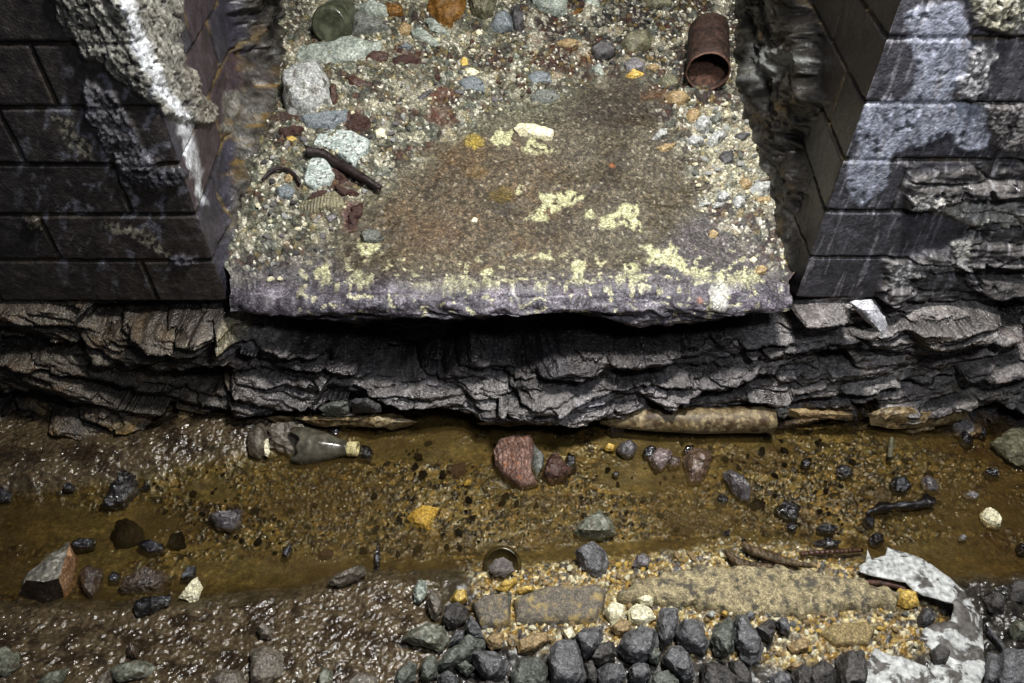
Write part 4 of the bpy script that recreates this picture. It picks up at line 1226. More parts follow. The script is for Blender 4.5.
s('stone', 'pale yellow oblong stone alone in the middle of the ledge', [(514, 128), (518, 124), (530, 124), (545, 126), (553, 130), (553, 141), (548, 143), (535, 140), (520, 137)], m_cream, h=.014, rnd=.4)
s('stone', 'green-grey flat stone embedded left of centre on the ledge', [(458, 81), (472, 75), (484, 82), (485, 92), (466, 93)], m_blue, h=.006)
s('stone', 'upper of two green-grey stones embedded above the oblong yellow stone', [(526, 78), (536, 70), (550, 74), (552, 84), (530, 86)], m_blue, h=.007)
s('stone', 'lower of two green-grey stones embedded above the oblong yellow stone', [(530, 98), (536, 91), (556, 90), (561, 98), (548, 106), (532, 104)], m_grey, h=.008)
s('stone_slab', 'pale grey slanting slab below left of the orange-brown stone', [(409, 33), (417, 26), (428, 32), (441, 45), (438, 49), (424, 45)], m_pale, h=.009, rnd=.2)
s('stone', 'flat brown stone right of the long layered slab', [(364, 58), (372, 51), (386, 52), (392, 57), (384, 64), (370, 64)], m_brown, h=.008)
s('stone', 'long rusty brown stone right of the flat brown stone', [(392, 58), (404, 55), (426, 60), (428, 66), (410, 68), (394, 64)], m_rust, h=.006)
s('stone', 'small blue-grey chip below the pale grey slanting slab', [(398, 48), (405, 43), (413, 46), (408, 51)], m_blue, h=.006)
s('slate_piece', 'thin dark slate sliver slanting in the pale gravel', [(410, 104), (420, 95), (431, 88), (434, 90), (422, 101)], m_dgrey, h=.004)
s('slate_piece', 'dark brown sliver below the long layered slab', [(344, 78), (352, 74), (362, 80), (373, 86), (366, 91), (352, 86)], m_brown, h=.006)
s('stone', 'brown post-like stone right of the squarish white-grey block', [(330, 84), (336, 84), (338, 100), (334, 108), (330, 104)], m_brown, h=.008)
s('stone', 'small golden pebble near the top of the ledge', [(460, 61), (463, 57), (468, 59), (468, 65), (462, 66)], m_yellow, h=.005, rnd=.8)
s('stone', 'cream chip just below the golden pebble', [(464, 69), (470, 68), (480, 72), (476, 76), (466, 74)], m_cream, h=.005)
s('stone', 'small brown pebble left of the embedded green-grey flat stone', [(434, 76), (438, 72), (441, 78), (439, 82), (435, 81)], m_rust, h=.005)
s('stone', 'small yellow chip below the blue-grey faceted stone', [(475, 31), (479, 29), (483, 33), (480, 35), (476, 34)], m_cream, h=.004)
s('stone', 'tan flat stone on the dark soil above the round dark stone', [(557, 42), (566, 39), (580, 40), (582, 46), (570, 49), (558, 46)], m_tan, h=.006)
s('stone', 'tiny yellow-white pebble on the brown middle of the ledge', [(470, 221), (474, 217), (478, 219), (477, 223), (472, 224)], m_cream, h=.004)
s('stone', 'dim stone at the top edge left of the can', [(644, -4), (672, -6), (672, 6), (656, 9), (646, 6)], m_olive, h=.012)
s('stone', 'mossy stone cut by the top edge between jar and orange stone', [(352, 6), (372, 2), (390, 8), (388, 20), (372, 18), (360, 13)], m_pale, h=.014)
s('stone', 'orange-stained stone at the top edge right of the jar', [(380, 6), (388, 2), (402, 6), (404, 16), (390, 17)], m_orange, h=.010)
s('stone', 'grey-brown stone left of the pale grey slanting slab', [(396, 30), (404, 22), (412, 26), (410, 36), (400, 37)], m_tan, h=.010)
s('stone', 'dusty blue stone low in the left gravel', [(276, 188), (288, 184), (296, 190), (290, 200), (278, 198)], m_blue, h=.007)
s('stone', 'lilac stone below the striped slate piece', [(324, 218), (334, 214), (338, 218), (330, 222)], m_lilac, h=.005)
s('stone', 'tan pebble in the gravel left of the stick', [(284, 176), (290, 174), (295, 178), (291, 183), (285, 182)], m_tan, h=.005)
s('stone', 'yellow flat pebble near the left wall above the twig', [(286, 137), (292, 136), (298, 139), (296, 143), (288, 142)], m_yellow, h=.004)
s('stone', 'pale pitted stone right of the upper spotted slab', [(374, 131), (380, 128), (386, 130), (385, 137), (377, 138)], m_cream, h=.005)
s('stone', 'rust-stained pale stone low on the right of the ledge', [(754, 270), (760, 265), (768, 267), (766, 274), (757, 275)], m_tan, h=.005)
s('stone', 'small cream stone left of the rust-stained pale stone', [(748, 260), (754, 256), (758, 260), (754, 264)], m_cream, h=.004)
s('stone', 'tan crumb patch stone in the lower right of the ledge', [(708, 232), (714, 229), (719, 234), (715, 240), (709, 238)], m_tan, h=.004)

# ================================================================== IN AND BESIDE THE STREAM
# broken bottle
ob = on_z(300, 446, .010); oe = on_z(358, 449, .012)
axb = (oe - ob); LB_ = axb.length; axb.normalize()
bot = empty('broken_bottle', ob); tag(bot, 'broken grey-brown glass bottle neck lying in the stream, cream lip to the right', 'bottle')
m_bot = glassmat('smoky_glass', S(126, 122, 108), .5, .12)
def jagb(k, s_, t):
    if k > 2: return s_
    return s_ - .010 + .014 * math.sin(t + .6) + .006 * math.sin(3 * t) + .004 * math.sin(7 * t) if k == 0 else s_ + (0.004 * math.sin(t + .6) if k == 1 else 0)
k_ = LB_
lathe('glass_shoulder', [(.0 * k_, .0325), (.08 * k_, .0325), (.2 * k_, .0312), (.38 * k_, .0265), (.55 * k_, .0205), (.70 * k_, .0150), (.80 * k_, .0118), (.86 * k_, .0108)], m_bot, ob, axb, seg=64, jag=jagb, solid=.003, parent=bot)
lathe('bottle_lip', [(.82 * k_, .0112), (.83 * k_, .0128), (.87 * k_, .0130), (.88 * k_, .0118), (.90 * k_, .0125), (.99 * k_, .0128), (1.0 * k_, .0118), (1.0 * k_, .0075), (.9 * k_, .007)],
      rockmat(T(176, 158, 92), T(220, 208, 150), .4, 90, name='cream_stained_glass'), ob, axb, parent=bot)
tag(bot.children[-1], 'cream stained lip ring')
# mud and stones behind it
s('mud_clod', 'lumpy grey mud clod filling the broken end of the bottle', [(268, 430), (282, 424), (304, 424), (312, 432), (308, 446), (296, 458), (280, 452), (268, 446)], m_mudst, 'G', h=.022, rough=1.8, cat='mud', up=.012)
s('stone', 'round muddy grey stone left of the broken bottle', [(247, 440), (252, 427), (262, 422), (268, 430), (267, 450), (260, 458), (250, 456)], m_mudst, 'G', h=.026, rnd=.7, up=.01)
s('pottery_shard', 'cream shard upright between round muddy stone and bottle', [(263, 441), (268, 439), (270, 452), (268, 457), (264, 455)], m_cream, 'G', h=.008, cat='shard', up=.024)
s('clod', 'glinting black clod at the mouth of the broken bottle', [(357, 452), (362, 445), (370, 447), (374, 454), (370, 461), (360, 460)], m_wet, 'G', h=.012, up=.012, rough=1.8)
s('clod', 'dark wet clod in the water behind the bottle shoulder', [(327, 431), (334, 426), (342, 430), (340, 437), (330, 437)], m_wet, 'G', h=.010, up=.010, rough=1.6)

# ribbed rusty block
def ribbed():
    ol = [(493, 452), (499, 441), (514, 437), (531, 436), (534, 446), (531, 470), (538, 486), (521, 490), (505, 479), (495, 467)]
    root = empty('ribbed_block', on_ground(516, 463))
    tag(root, 'rust-red ribbed block half sunk in the middle of the stream', 'block')
    o = slab('ribbed_face', ol, 'G', .022, rockmat(T(104, 74, 62), T(156, 124, 110), .35, 55, spots=T(168, 96, 40), spot_t=.62, name='rusty_ribs'), up=.018, tilt=.45, edge=.35, bumps=.004, step=.0022,
             zfun=lambda x, y, e: .0022 * np.sin((x + .12 * y + 6 * y * y) * 2 * math.pi / .0075))
    o.parent = root; o.location = o.location - root.location
    o2 = stone('stone_side', None, [(531, 441), (536, 446), (543, 456), (544, 466), (536, 480), (532, 470)], 'G', h=.012, mat=m_grey, up=.014)
    o2.parent = root; o2.location = o2.location - root.location
ribbed()
s('clod', 'dark rusty clod right of the ribbed block', [(542, 478), (548, 458), (556, 452), (562, 462), (570, 470), (564, 480), (550, 484)], m_brown, 'G', h=.018, up=.010, rough=1.8)
s('clod', 'small black shard standing right of the dark rusty clod', [(563, 468), (568, 452), (575, 456), (576, 470), (570, 478)], m_wet, 'G', h=.010, up=.008)
W = lambda lab, o_, m, name='stone', cat='stone', **k: s(name, lab, o_, m, 'G', cat=cat, **{**dict(up=.010, h=.012, rnd=.15, rough=1.4, cuts=4), **k})
W('pinkish square stone in the stream right of centre', [(649, 459), (658, 447), (673, 452), (668, 464), (660, 471), (652, 466)], m_pink, h=.02, rnd=.2, up=.014)
W('dark stone touching the left of the pinkish square stone', [(642, 452), (650, 446), (657, 448), (651, 460), (644, 458)], m_wet)
W('small dark lump between the pinkish stone and the red-brown slab', [(666, 464), (672, 456), (681, 458), (680, 468), (670, 470)], m_wetb, h=.008)
W('red-brown tilted slab standing in the stream', [(684, 458), (692, 448), (710, 450), (712, 459), (706, 476), (698, 485), (688, 485)], m_redbr, h=.024, rnd=.2, up=.016, tilt=.5)
W('dark crumb above the red-brown tilted slab', [(682, 452), (686, 446), (694, 445), (692, 452), (686, 458)], m_wet, h=.008)
W('lilac-grey stone left of the pinkish stone', [(616, 452), (620, 444), (630, 440), (637, 446), (635, 455), (628, 460), (620, 456)], m_wetg, h=.014)
W('black stone at the left end of the brown pipe', [(606, 432), (610, 422), (620, 421), (627, 428), (624, 435), (613, 436)], m_wet, h=.016)
W('tiny round dark pebble in the still water below the lilac-grey stone', [(611, 475), (615, 471), (620, 474), (617, 478)], m_wet, h=.006)
W('yellow pebble left of the lilac-grey stone', [(604, 448), (608, 443), (616, 446), (613, 451), (606, 451)], m_yellow, h=.006)
W('long dark glossy stone in mid stream right of the red-brown slab', [(723, 474), (731, 470), (742, 478), (752, 489), (750, 500), (741, 502), (731, 490)], m_wetg, h=.020, up=.014)
W('small black stone left of the long dark glossy stone', [(714, 500), (720, 494), (729, 498), (727, 504), (717, 505)], m_wet, h=.010)
W('large olive flat rock cut by the right edge of the stream', [(990, 443), (1005, 433), (1026, 427), (1034, 440), (1034, 474), (1010, 461), (998, 451)], m_olive, h=.020, up=.018, tilt=.2)
W('cream stone in the water near the right edge', [(979, 514), (988, 507), (998, 512), (1002, 521), (999, 529), (988, 527), (981, 521)], m_cream, h=.016, up=.012)
W('dark wet stone left of the large olive rock', [(958, 436), (964, 430), (972, 436), (974, 446), (966, 448), (960, 443)], m_wet)
W('small shiny stone between dark wet stone and olive rock', [(976, 431), (980, 427), (987, 434), (985, 440), (979, 437)], m_wet, h=.010)
W('black glittering clod below the large olive rock', [(982, 473), (988, 468), (998, 470), (1000, 478), (990, 480)], m_wet, h=.010, rough=1.6)
W('left of two dark glittering stones in the right stream', [(889, 484), (894, 477), (905, 478), (911, 487), (903, 496), (894, 494)], m_wet, h=.014, rough=1.6)
W('right of two dark glittering stones in the right stream', [(920, 480), (927, 475), (934, 479), (940, 490), (932, 494), (924, 490)], m_wetg, h=.014, rough=1.4)
W('glittering clod left of the two dark stones in right stream', [(835, 470), (841, 464), (850, 468), (854, 475), (845, 480), (837, 477)], m_wet, h=.010, rough=1.8)
W('dark clod above the white painted sheet', [(868, 540), (873, 534), (882, 534), (884, 542), (876, 547), (870, 546)], m_wet, h=.012, rough=1.6)
W('lump at the left end of the black root', [(862, 520), (868, 515), (875, 519), (874, 528), (865, 528)], m_wet, h=.010, rough=1.6)
W('pale glint stone right of the black root', [(962, 494), (972, 491), (980, 494), (976, 500), (966, 499)], m_lilac, h=.006)
W('lilac pebble in the water below the cream stone', [(958, 537), (963, 534), (968, 538), (964, 541), (959, 541)], m_lilac, h=.006)
W('dark stone at the right edge below the cream stone', [(1016, 546), (1022, 542), (1030, 546), (1030, 556), (1018, 555)], m_wet, h=.012)
W('drowned brown slab under the glittering stones in the right stream', [(866, 500), (880, 484), (896, 494), (890, 506), (872, 510)], m_sub, h=.006, up=-.004, rnd=.2)
W('ragged black clod in the stream straight above the wood splinters', [(774, 512), (780, 503), (792, 500), (800, 506), (792, 514), (796, 522), (784, 520)], m_wet, h=.010, rough=2.2)
W('small black clod right below the ragged black clod', [(786, 526), (792, 522), (798, 527), (794, 533), (788, 532)], m_wet, h=.008, rough=1.8)
W('low black clod midway between ragged clod and black root', [(814, 528), (824, 523), (838, 526), (834, 533), (820, 534)], m_wet, h=.007, rough=2.0)
W('black glinting crust on the bank left of the painted sheet tip', [(812, 542), (826, 538), (842, 541), (838, 547), (820, 548)], m_wet, h=.007, rough=2.0)
W('small glinting clod in mid stream above the long dark glossy stone', [(800, 462), (806, 458), (812, 464), (808, 469), (802, 468)], m_wet, h=.007)
W('dark drowned slab in the water above the kerb', [(660, 530), (672, 522), (694, 528), (690, 538), (668, 540)], m_sub, h=.005, up=-.002)
W('dark drowned lump above the front edge of the wide kerb', [(746, 506), (756, 498), (766, 502), (764, 510), (752, 512)], m_blk, h=.006, up=.0)
rt = tube('root', [on_z(x, y, .008) for x, y in [(866, 514), (880, 508), (896, 506), (914, 505), (928, 502), (934, 505)]], [.003, .007, .006, .006, .011, .006], m_wet, rough=.8)
tag(rt, 'black glossy root lying in the right part of the stream', 'root')
tw = tube('twig', [on_z(x, y, .010) for x, y in [(892, 438), (891, 447), (890, 457)]], [.003, .005, .004], m_olive)
tag(tw, 'short olive twig standing in the right stream', 'twig')
# left stream
def boulder():
    base = [(16, 598), (44, 605), (65, 599), (77, 586), (80, 560), (69, 541), (46, 556), (26, 576)]
    top = [(26, 580, .030), (44, 582, .036), (59, 578, .040), (50, 560, .036), (69, 546, .034), (73, 556, .030)]
    pts = [on_ground(x, y, -.004) for x, y in base] + [on_ground(x, y, h) for x, y, h in top]
    c = sum(pts, Vector()) / len(pts)
    bm = bmesh.new()
    for q in pts: bm.verts.new(q - c)
    bmesh.ops.convex_hull(bm, input=bm.verts[:])
    bmesh.ops.delete(bm, geom=[v for v in bm.verts if not v.link_faces], context='VERTS')
    bmesh.ops.recalc_face_normals(bm, faces=bm.faces[:]); bm.normal_update()
    for f in bm.faces:
        n = f.normal
        f.material_index = 1 if (n.y < -.35 and n.z < .75 and n.x < .62) else (2 if n.x > .35 else 0)
    for it in range(4):
        bmesh.ops.subdivide_edges(bm, edges=[e for e in bm.edges if e.calc_length() > .006], cuts=1); bmesh.ops.triangulate(bm, faces=bm.faces[:])
    bm.normal_update()
    co = np.array([v.co[:] for v in bm.verts]); no = np.array([v.normal[:] for v in bm.verts])
    d = .0035 * f3(co, 40, 5, 3) + .002 * f3(co, 140, 9, 2)
    for v, q in zip(bm.verts, co + no * d[:, None]): v.co = q
    for f in bm.faces: f.smooth = True
    me = bpy.data.meshes.new('boulder'); bm.to_mesh(me); bm.free(); me.set_sharp_from_angle(angle=math.radians(34))
    o = link('boulder', me, rockmat(T(96, 92, 82), T(176, 172, 158), .45, 32, spots=T(120, 96, 64), spot_t=.60, spot_scale=26, bump=.7, name='boulder_top'))
    me.materials.append(rockmat(T(22, 16, 12), T(52, 38, 26), .28, 50, bump=.7, name='boulder_wet_front'))
    me.materials.append(rockmat(T(122, 84, 54), T(172, 132, 94), .5, 45, bump=.6, name='boulder_orange_side'))
    o.location = c
    tag(o, 'large split boulder at lower left, pale above, wet brown in front, orange at right', 'stone'); return o
boulder()
W('narrow pointed wet stone right of the split boulder', [(79, 572), (86, 566), (101, 568), (104, 576), (98, 592), (95, 604), (85, 596)], m_wetb, h=.018, tilt=.4)
W('small glinting stone between pointed stone and gravelly rock', [(108, 578), (114, 571), (121, 574), (119, 583), (111, 583)], m_wet, h=.010)
W('gravelly brown wet rock at lower left', [(116, 590), (128, 576), (148, 568), (168, 575), (173, 584), (160, 595), (136, 596)], m_wetb, h=.020, rough=1.5)
W('black crumbling clod under the gravelly brown rock', [(133, 602), (142, 598), (158, 600), (172, 594), (168, 606), (150, 614), (137, 616)], m_wet, h=.010, rough=1.8)
W('cream triangular stone with a hole at lower left', [(178, 597), (187, 588), (198, 576), (202, 590), (199, 601), (190, 603)], m_cream, h=.010, rnd=.15, tilt=.5, up=.012)
W('silvery glittering stone in the left stream', [(207, 516), (216, 511), (243, 511), (241, 524), (231, 533), (218, 529)], m_wetg, h=.016, up=.012)
W('black flat drowned lump shaped like a leaf in left stream', [(110, 535), (116, 520), (127, 518), (139, 523), (148, 540), (144, 547), (130, 552), (116, 552)], m_blk, h=.010, up=.002)
W('black round drowned lump right of the leaf-shaped lump', [(166, 547), (172, 533), (182, 532), (188, 548), (178, 552)], m_blk, h=.010, up=.002)
W('wet black clod between the two drowned black lumps', [(138, 544), (150, 540), (166, 546), (164, 554), (148, 556)], m_wet, h=.012)
W('dark clod behind the split boulder', [(70, 544), (80, 538), (97, 540), (94, 550), (76, 552)], m_wet, h=.010)
W('dark clod above the cream triangular stone', [(180, 580), (188, 567), (197, 566), (196, 578), (188, 582)], m_wet, h=.008)
W('large ragged dark clod with glints in the upper left stream', [(100, 505), (110, 486), (124, 470), (138, 474), (140, 494), (124, 508), (108, 512)], m_wet, h=.012, rough=2.0, up=.006)
W('small dark clod on the left mud edge', [(63, 487), (68, 482), (75, 486), (73, 492), (65, 492)], m_wet, h=.010)
W('dark clod at the left edge of the stream', [(-6, 494), (2, 488), (12, 492), (10, 502), (-4, 504)], m_wet, h=.010, rough=1.6)
W('orange yellow stone bright under water left of centre', [(406, 519), (413, 511), (425, 505), (440, 508), (436, 517), (428, 531), (419, 529)], m_yellow, h=.012, up=.004, rnd=.3)
W('long muddy pale stone on the front bank', [(327, 584), (334, 576), (348, 569), (365, 566), (367, 575), (350, 581), (338, 587)], m_mudst, h=.016, up=.012)
W('small forked black stone in the water above the long muddy stone', [(282, 556), (285, 548), (293, 543), (292, 554), (287, 559)], m_wet, h=.010)
W('rust-brown stone in the water above the long muddy stone', [(318, 556), (324, 548), (334, 550), (332, 558), (322, 560)], m_rust, h=.008, up=.004)
W('dark upright chip in the water at the front bank', [(374, 556), (378, 545), (381, 556), (379, 572), (375, 570)], m_wet, h=.008)
W('green-grey stone with dark wet foot in the front stream', [(573, 533), (584, 517), (601, 511), (612, 520), (616, 536), (600, 539), (581, 539)], m_greens, h=.024, up=.014, tilt=.45)
W('smooth grey stone leaning below the green-grey stone', [(574, 551), (582, 546), (593, 542), (606, 552), (610, 566), (601, 578), (590, 579), (580, 566)], m_ball, h=.022, tilt=.4, up=.012)
W('pale lilac stone on the front bank right of the smooth grey stone', [(632, 566), (637, 556), (644, 553), (650, 560), (648, 568)], m_lilac, h=.012)
W('rusty block under water left of the ribbed block', [(447, 472), (454, 464), (465, 462), (466, 474), (456, 480)], m_rust, h=.008, up=.002)
W('golden pebble left below the ribbed block', [(463, 483), (468, 479), (473, 481), (470, 485), (465, 486)], m_yellow, h=.005, up=.004)

# bottle base
obb = on_ground(502, 566, .004); 
bb = empty('bottle_base', obb); tag(bb, 'half-buried olive brown glass bottle base on the front bank', 'bottle')
axg = Vector((0.02, -.55, .83)).normalized()
m_og = glassmat('olive_brown_glass', S(70, 60, 34), .18, .10)
rb = .0285
lathe('glass_wall', [(-.03, rb), (-.004, rb), (.003, rb * .97), (.007, rb * .88), (.006, rb * .78)], m_og, obb, axg, parent=bb, solid=.0025, up=Vector((0, 1, 0)))
bp_ = lathe('punt', [(.006, rb * .78), (.002, rb * .66), (-.004, rb * .4), (-.006, 0)], m_og, obb, axg, parent=bb, up=Vector((0, 1, 0)))
gr = s('grit', 'grey gritty mud plugging the front of the half-buried bottle base', [(489, 568), (494, 560), (503, 558), (512, 563), (514, 572), (504, 577), (493, 576)], rockmat(T(90, 82, 78), T(150, 140, 134), .4, 150, bump=1.0, name='grey_grit'), 'G', h=.010, up=.014, cat='mud', rnd=.7)

# pipe at the foot of the rock
p0 = on_Y(600, 421, .80); p1 = on_Y(632, 419, .795); p2 = on_Y(700, 420, .79); p3 = on_Y(772, 419, .79)
pipe_root = empty('pipe', p2); tag(pipe_root, 'brown-stained pipe lying along the foot of the rock, cut end to the right', 'pipe')
m_pipe = rockmat(T(92, 70, 36), T(158, 140, 102), .5, 26, spots=T(70, 46, 22), spot_t=.58, spot_scale=30, name='stained_pipe')
pt = tube('pipe_wall', [p0, p1, p2, p3], [.006, .018, .0235, .0245], m_pipe, seg=22, rough=.12, cap=False)
pt.parent = pipe_root; pt.location = pt.location - pipe_root.location
md = pt.modifiers.new('wall', 'SOLIDIFY'); md.thickness = .004
# loose slabs along the rock foot
def foot(lab, o_, mat, name='stone_slab', thick=.014, Y=.79, cat='stone'):
    c, n, pts = None, None, None
    cx = sum(p[0] for p in o_) / len(o_); cy = sum(p[1] for p in o_) / len(o_)
    c = on_Y(cx, cy, Y)
    pts = [on_Y(x, y, Y) - c for x, y in o_]
    me = rock_mesh(name, pts, Vector((0, -.8, .6)).normalized(), thick, .25, 1.0, .9, layer=.05)
    o = link(name, me, mat); o.location = c; tag(o, lab, cat); return o
m_foot = rockmat(T(118, 92, 50), T(170, 152, 112), .4, 40, spots=T(84, 58, 26), spot_t=.56, name='ochre_slab')
foot('long ochre slab along the water line behind the bottle', [(264, 418), (280, 415), (330, 416), (400, 417), (418, 422), (408, 426), (340, 427), (290, 424)], m_foot, thick=.012)
foot('small grey stone standing on the left of the long ochre slab', [(318, 408), (330, 402), (348, 402), (350, 414), (330, 418)], m_grey)
foot('grey stone block standing on the right of the long ochre slab', [(350, 400), (366, 398), (380, 404), (382, 412), (352, 414)], m_dgrey)
foot('cream slab at the water line right of the pipe end', [(778, 409), (800, 408), (824, 412), (853, 414), (852, 420), (820, 420), (790, 416)], m_tan, thick=.010)
foot('white chip between the pipe end and the cream slab', [(775, 406), (784, 405), (790, 412), (784, 418), (776, 416)], m_white, thick=.008)
foot('brown ledge slab at the water line on the right', [(866, 414), (890, 408), (930, 410), (966, 409), (966, 420), (930, 428), (895, 428), (872, 424)], m_foot, thick=.014)
foot('yellow-edged flat slab just above the water in mid rock foot', [(476, 423), (500, 419), (540, 418), (584, 421), (580, 425), (520, 426), (480, 426)], m_foot, thick=.008)

s('mineral_lump', 'whitish mineral lump on the rock face under the right brick corner', [(850, 302), (872, 299), (881, 311), (888, 325), (877, 331), (865, 320)], rockmat(T(150, 150, 156), T(206, 206, 212), .6, 70, name='calcite'), 'R', h=.018, up=.022, tilt=.3)
# ================================================================== FRONT BANK
m_brk = rockmat(T(84, 78, 70), T(136, 126, 108), .8, 130, spots=T(170, 146, 86), spot_t=.57, spot_scale=55, name='old_grey_brick')
def G(name, lab, o_, th, mat, cat, **k):
    return slab(name, o_, 'G', th, mat, label=lab, cat=cat, **k)
G('brick', 'squarish grey brick end with yellow mortar at lower centre', [(472, 607), (484, 598), (506, 597), (511, 604), (511, 626), (498, 631), (480, 630)], .016, m_brk, 'brick', edge=.25, bumps=.002)
G('brick', 'long grey brick with yellow edge right of the squarish brick end', [(514, 601), (545, 589), (598, 587), (606, 594), (603, 612), (596, 626), (556, 627), (515, 628)], .018, m_brk, 'brick', edge=.18, bumps=.002)
G('kerb', 'long worn concrete kerb with pebbly surface on the front bank', [(618, 600), (632, 582), (680, 570), (730, 566), (790, 570), (850, 578), (888, 588), (904, 602), (888, 612), (824, 618), (780, 620), (742, 620), (690, 610), (655, 606)], .018, rockmat(T(112, 102, 76), T(204, 186, 138), .8, 110, spots=T(84, 80, 74), spot_t=.56, spot_scale=75, bump=1.0, name='pebbly_concrete'), 'kerb', edge=.10, bumps=.010, step=.0045, rough=2.6)
G('brick', 'flat ochre brick fragment below the concrete kerb', [(819, 634), (830, 626), (864, 623), (874, 631), (868, 646), (836, 647)], .010, rockmat(T(128, 108, 66), T(160, 140, 92), .8, 70, name='ochre_brick'), 'brick', edge=.2, bumps=.0015)
for lab, o_, m, h in [('tan flat stone below left of the ochre brick fragment', [(786, 645), (800, 638), (810, 640), (808, 650), (792, 654)], m_tan, .008),
                      ('oval ochre stone near the bottom right ballast', [(786, 668), (792, 662), (802, 662), (803, 667), (794, 672)], m_tan, .008),
                      ('yellow-brown stone inside the curve of the painted sheet', [(894, 594), (900, 588), (916, 594), (920, 606), (906, 609), (896, 604)], m_yellow, .014),
                      ('round grey stone inside the curve of the painted sheet', [(917, 618), (923, 608), (932, 609), (935, 620), (928, 628), (919, 626)], m_dgrey, .014),
                      ('cream angular stone above the ballast in the middle', [(603, 612), (612, 602), (626, 606), (624, 622), (612, 626)], m_cream, .014),
                      ('cream stone right of the cream angular stone', [(626, 612), (636, 604), (650, 608), (656, 618), (644, 626), (630, 622)], m_cream, .013),
                      ('ochre stone below the two cream stones', [(610, 628), (620, 620), (632, 622), (630, 632), (616, 636)], m_tan, .012),
                      ('dark pocketed cream stone at the left end of the kerb', [(636, 600), (644, 594), (655, 598), (652, 606), (642, 606)], m_cream, .010),
                      ('bright yellow lump left of the squarish brick end', [(450, 600), (456, 590), (466, 590), (468, 601), (458, 606)], m_yellow, .014),
                      ('yellow bar-shaped stone above the long grey brick', [(514, 592), (524, 587), (534, 586), (533, 591), (520, 594)], m_yellow, .007),
                      ('yellow oblong stone above the squarish brick end', [(494, 590), (502, 583), (516, 577), (518, 582), (506, 592)], m_yellow, .009),
                      ('tan stone wedged below the long grey brick', [(516, 642), (530, 634), (546, 632), (552, 640), (536, 650), (518, 654)], m_tan, .012),
                      ('cream stone between the two bricks and ballast', [(484, 640), (494, 632), (504, 634), (502, 648), (490, 650)], m_tan, .012),
                      ('pale tan stone right of the tan wedged stone', [(562, 632), (572, 626), (576, 636), (568, 642)], m_cream, .010),
                      ('small grey pebble under the kerb', [(744, 615), (750, 611), (756, 614), (752, 619), (745, 619)], m_ball, .006),
                      ('white pebble under the kerb', [(706, 614), (712, 610), (716, 614), (712, 619)], m_white, .006),
                      ('orange pebble under the kerb', [(720, 614), (724, 610), (729, 613), (726, 617)], m_yellow, .006)]:
    s('stone', lab, o_, m, 'G', h=h, up=.008)

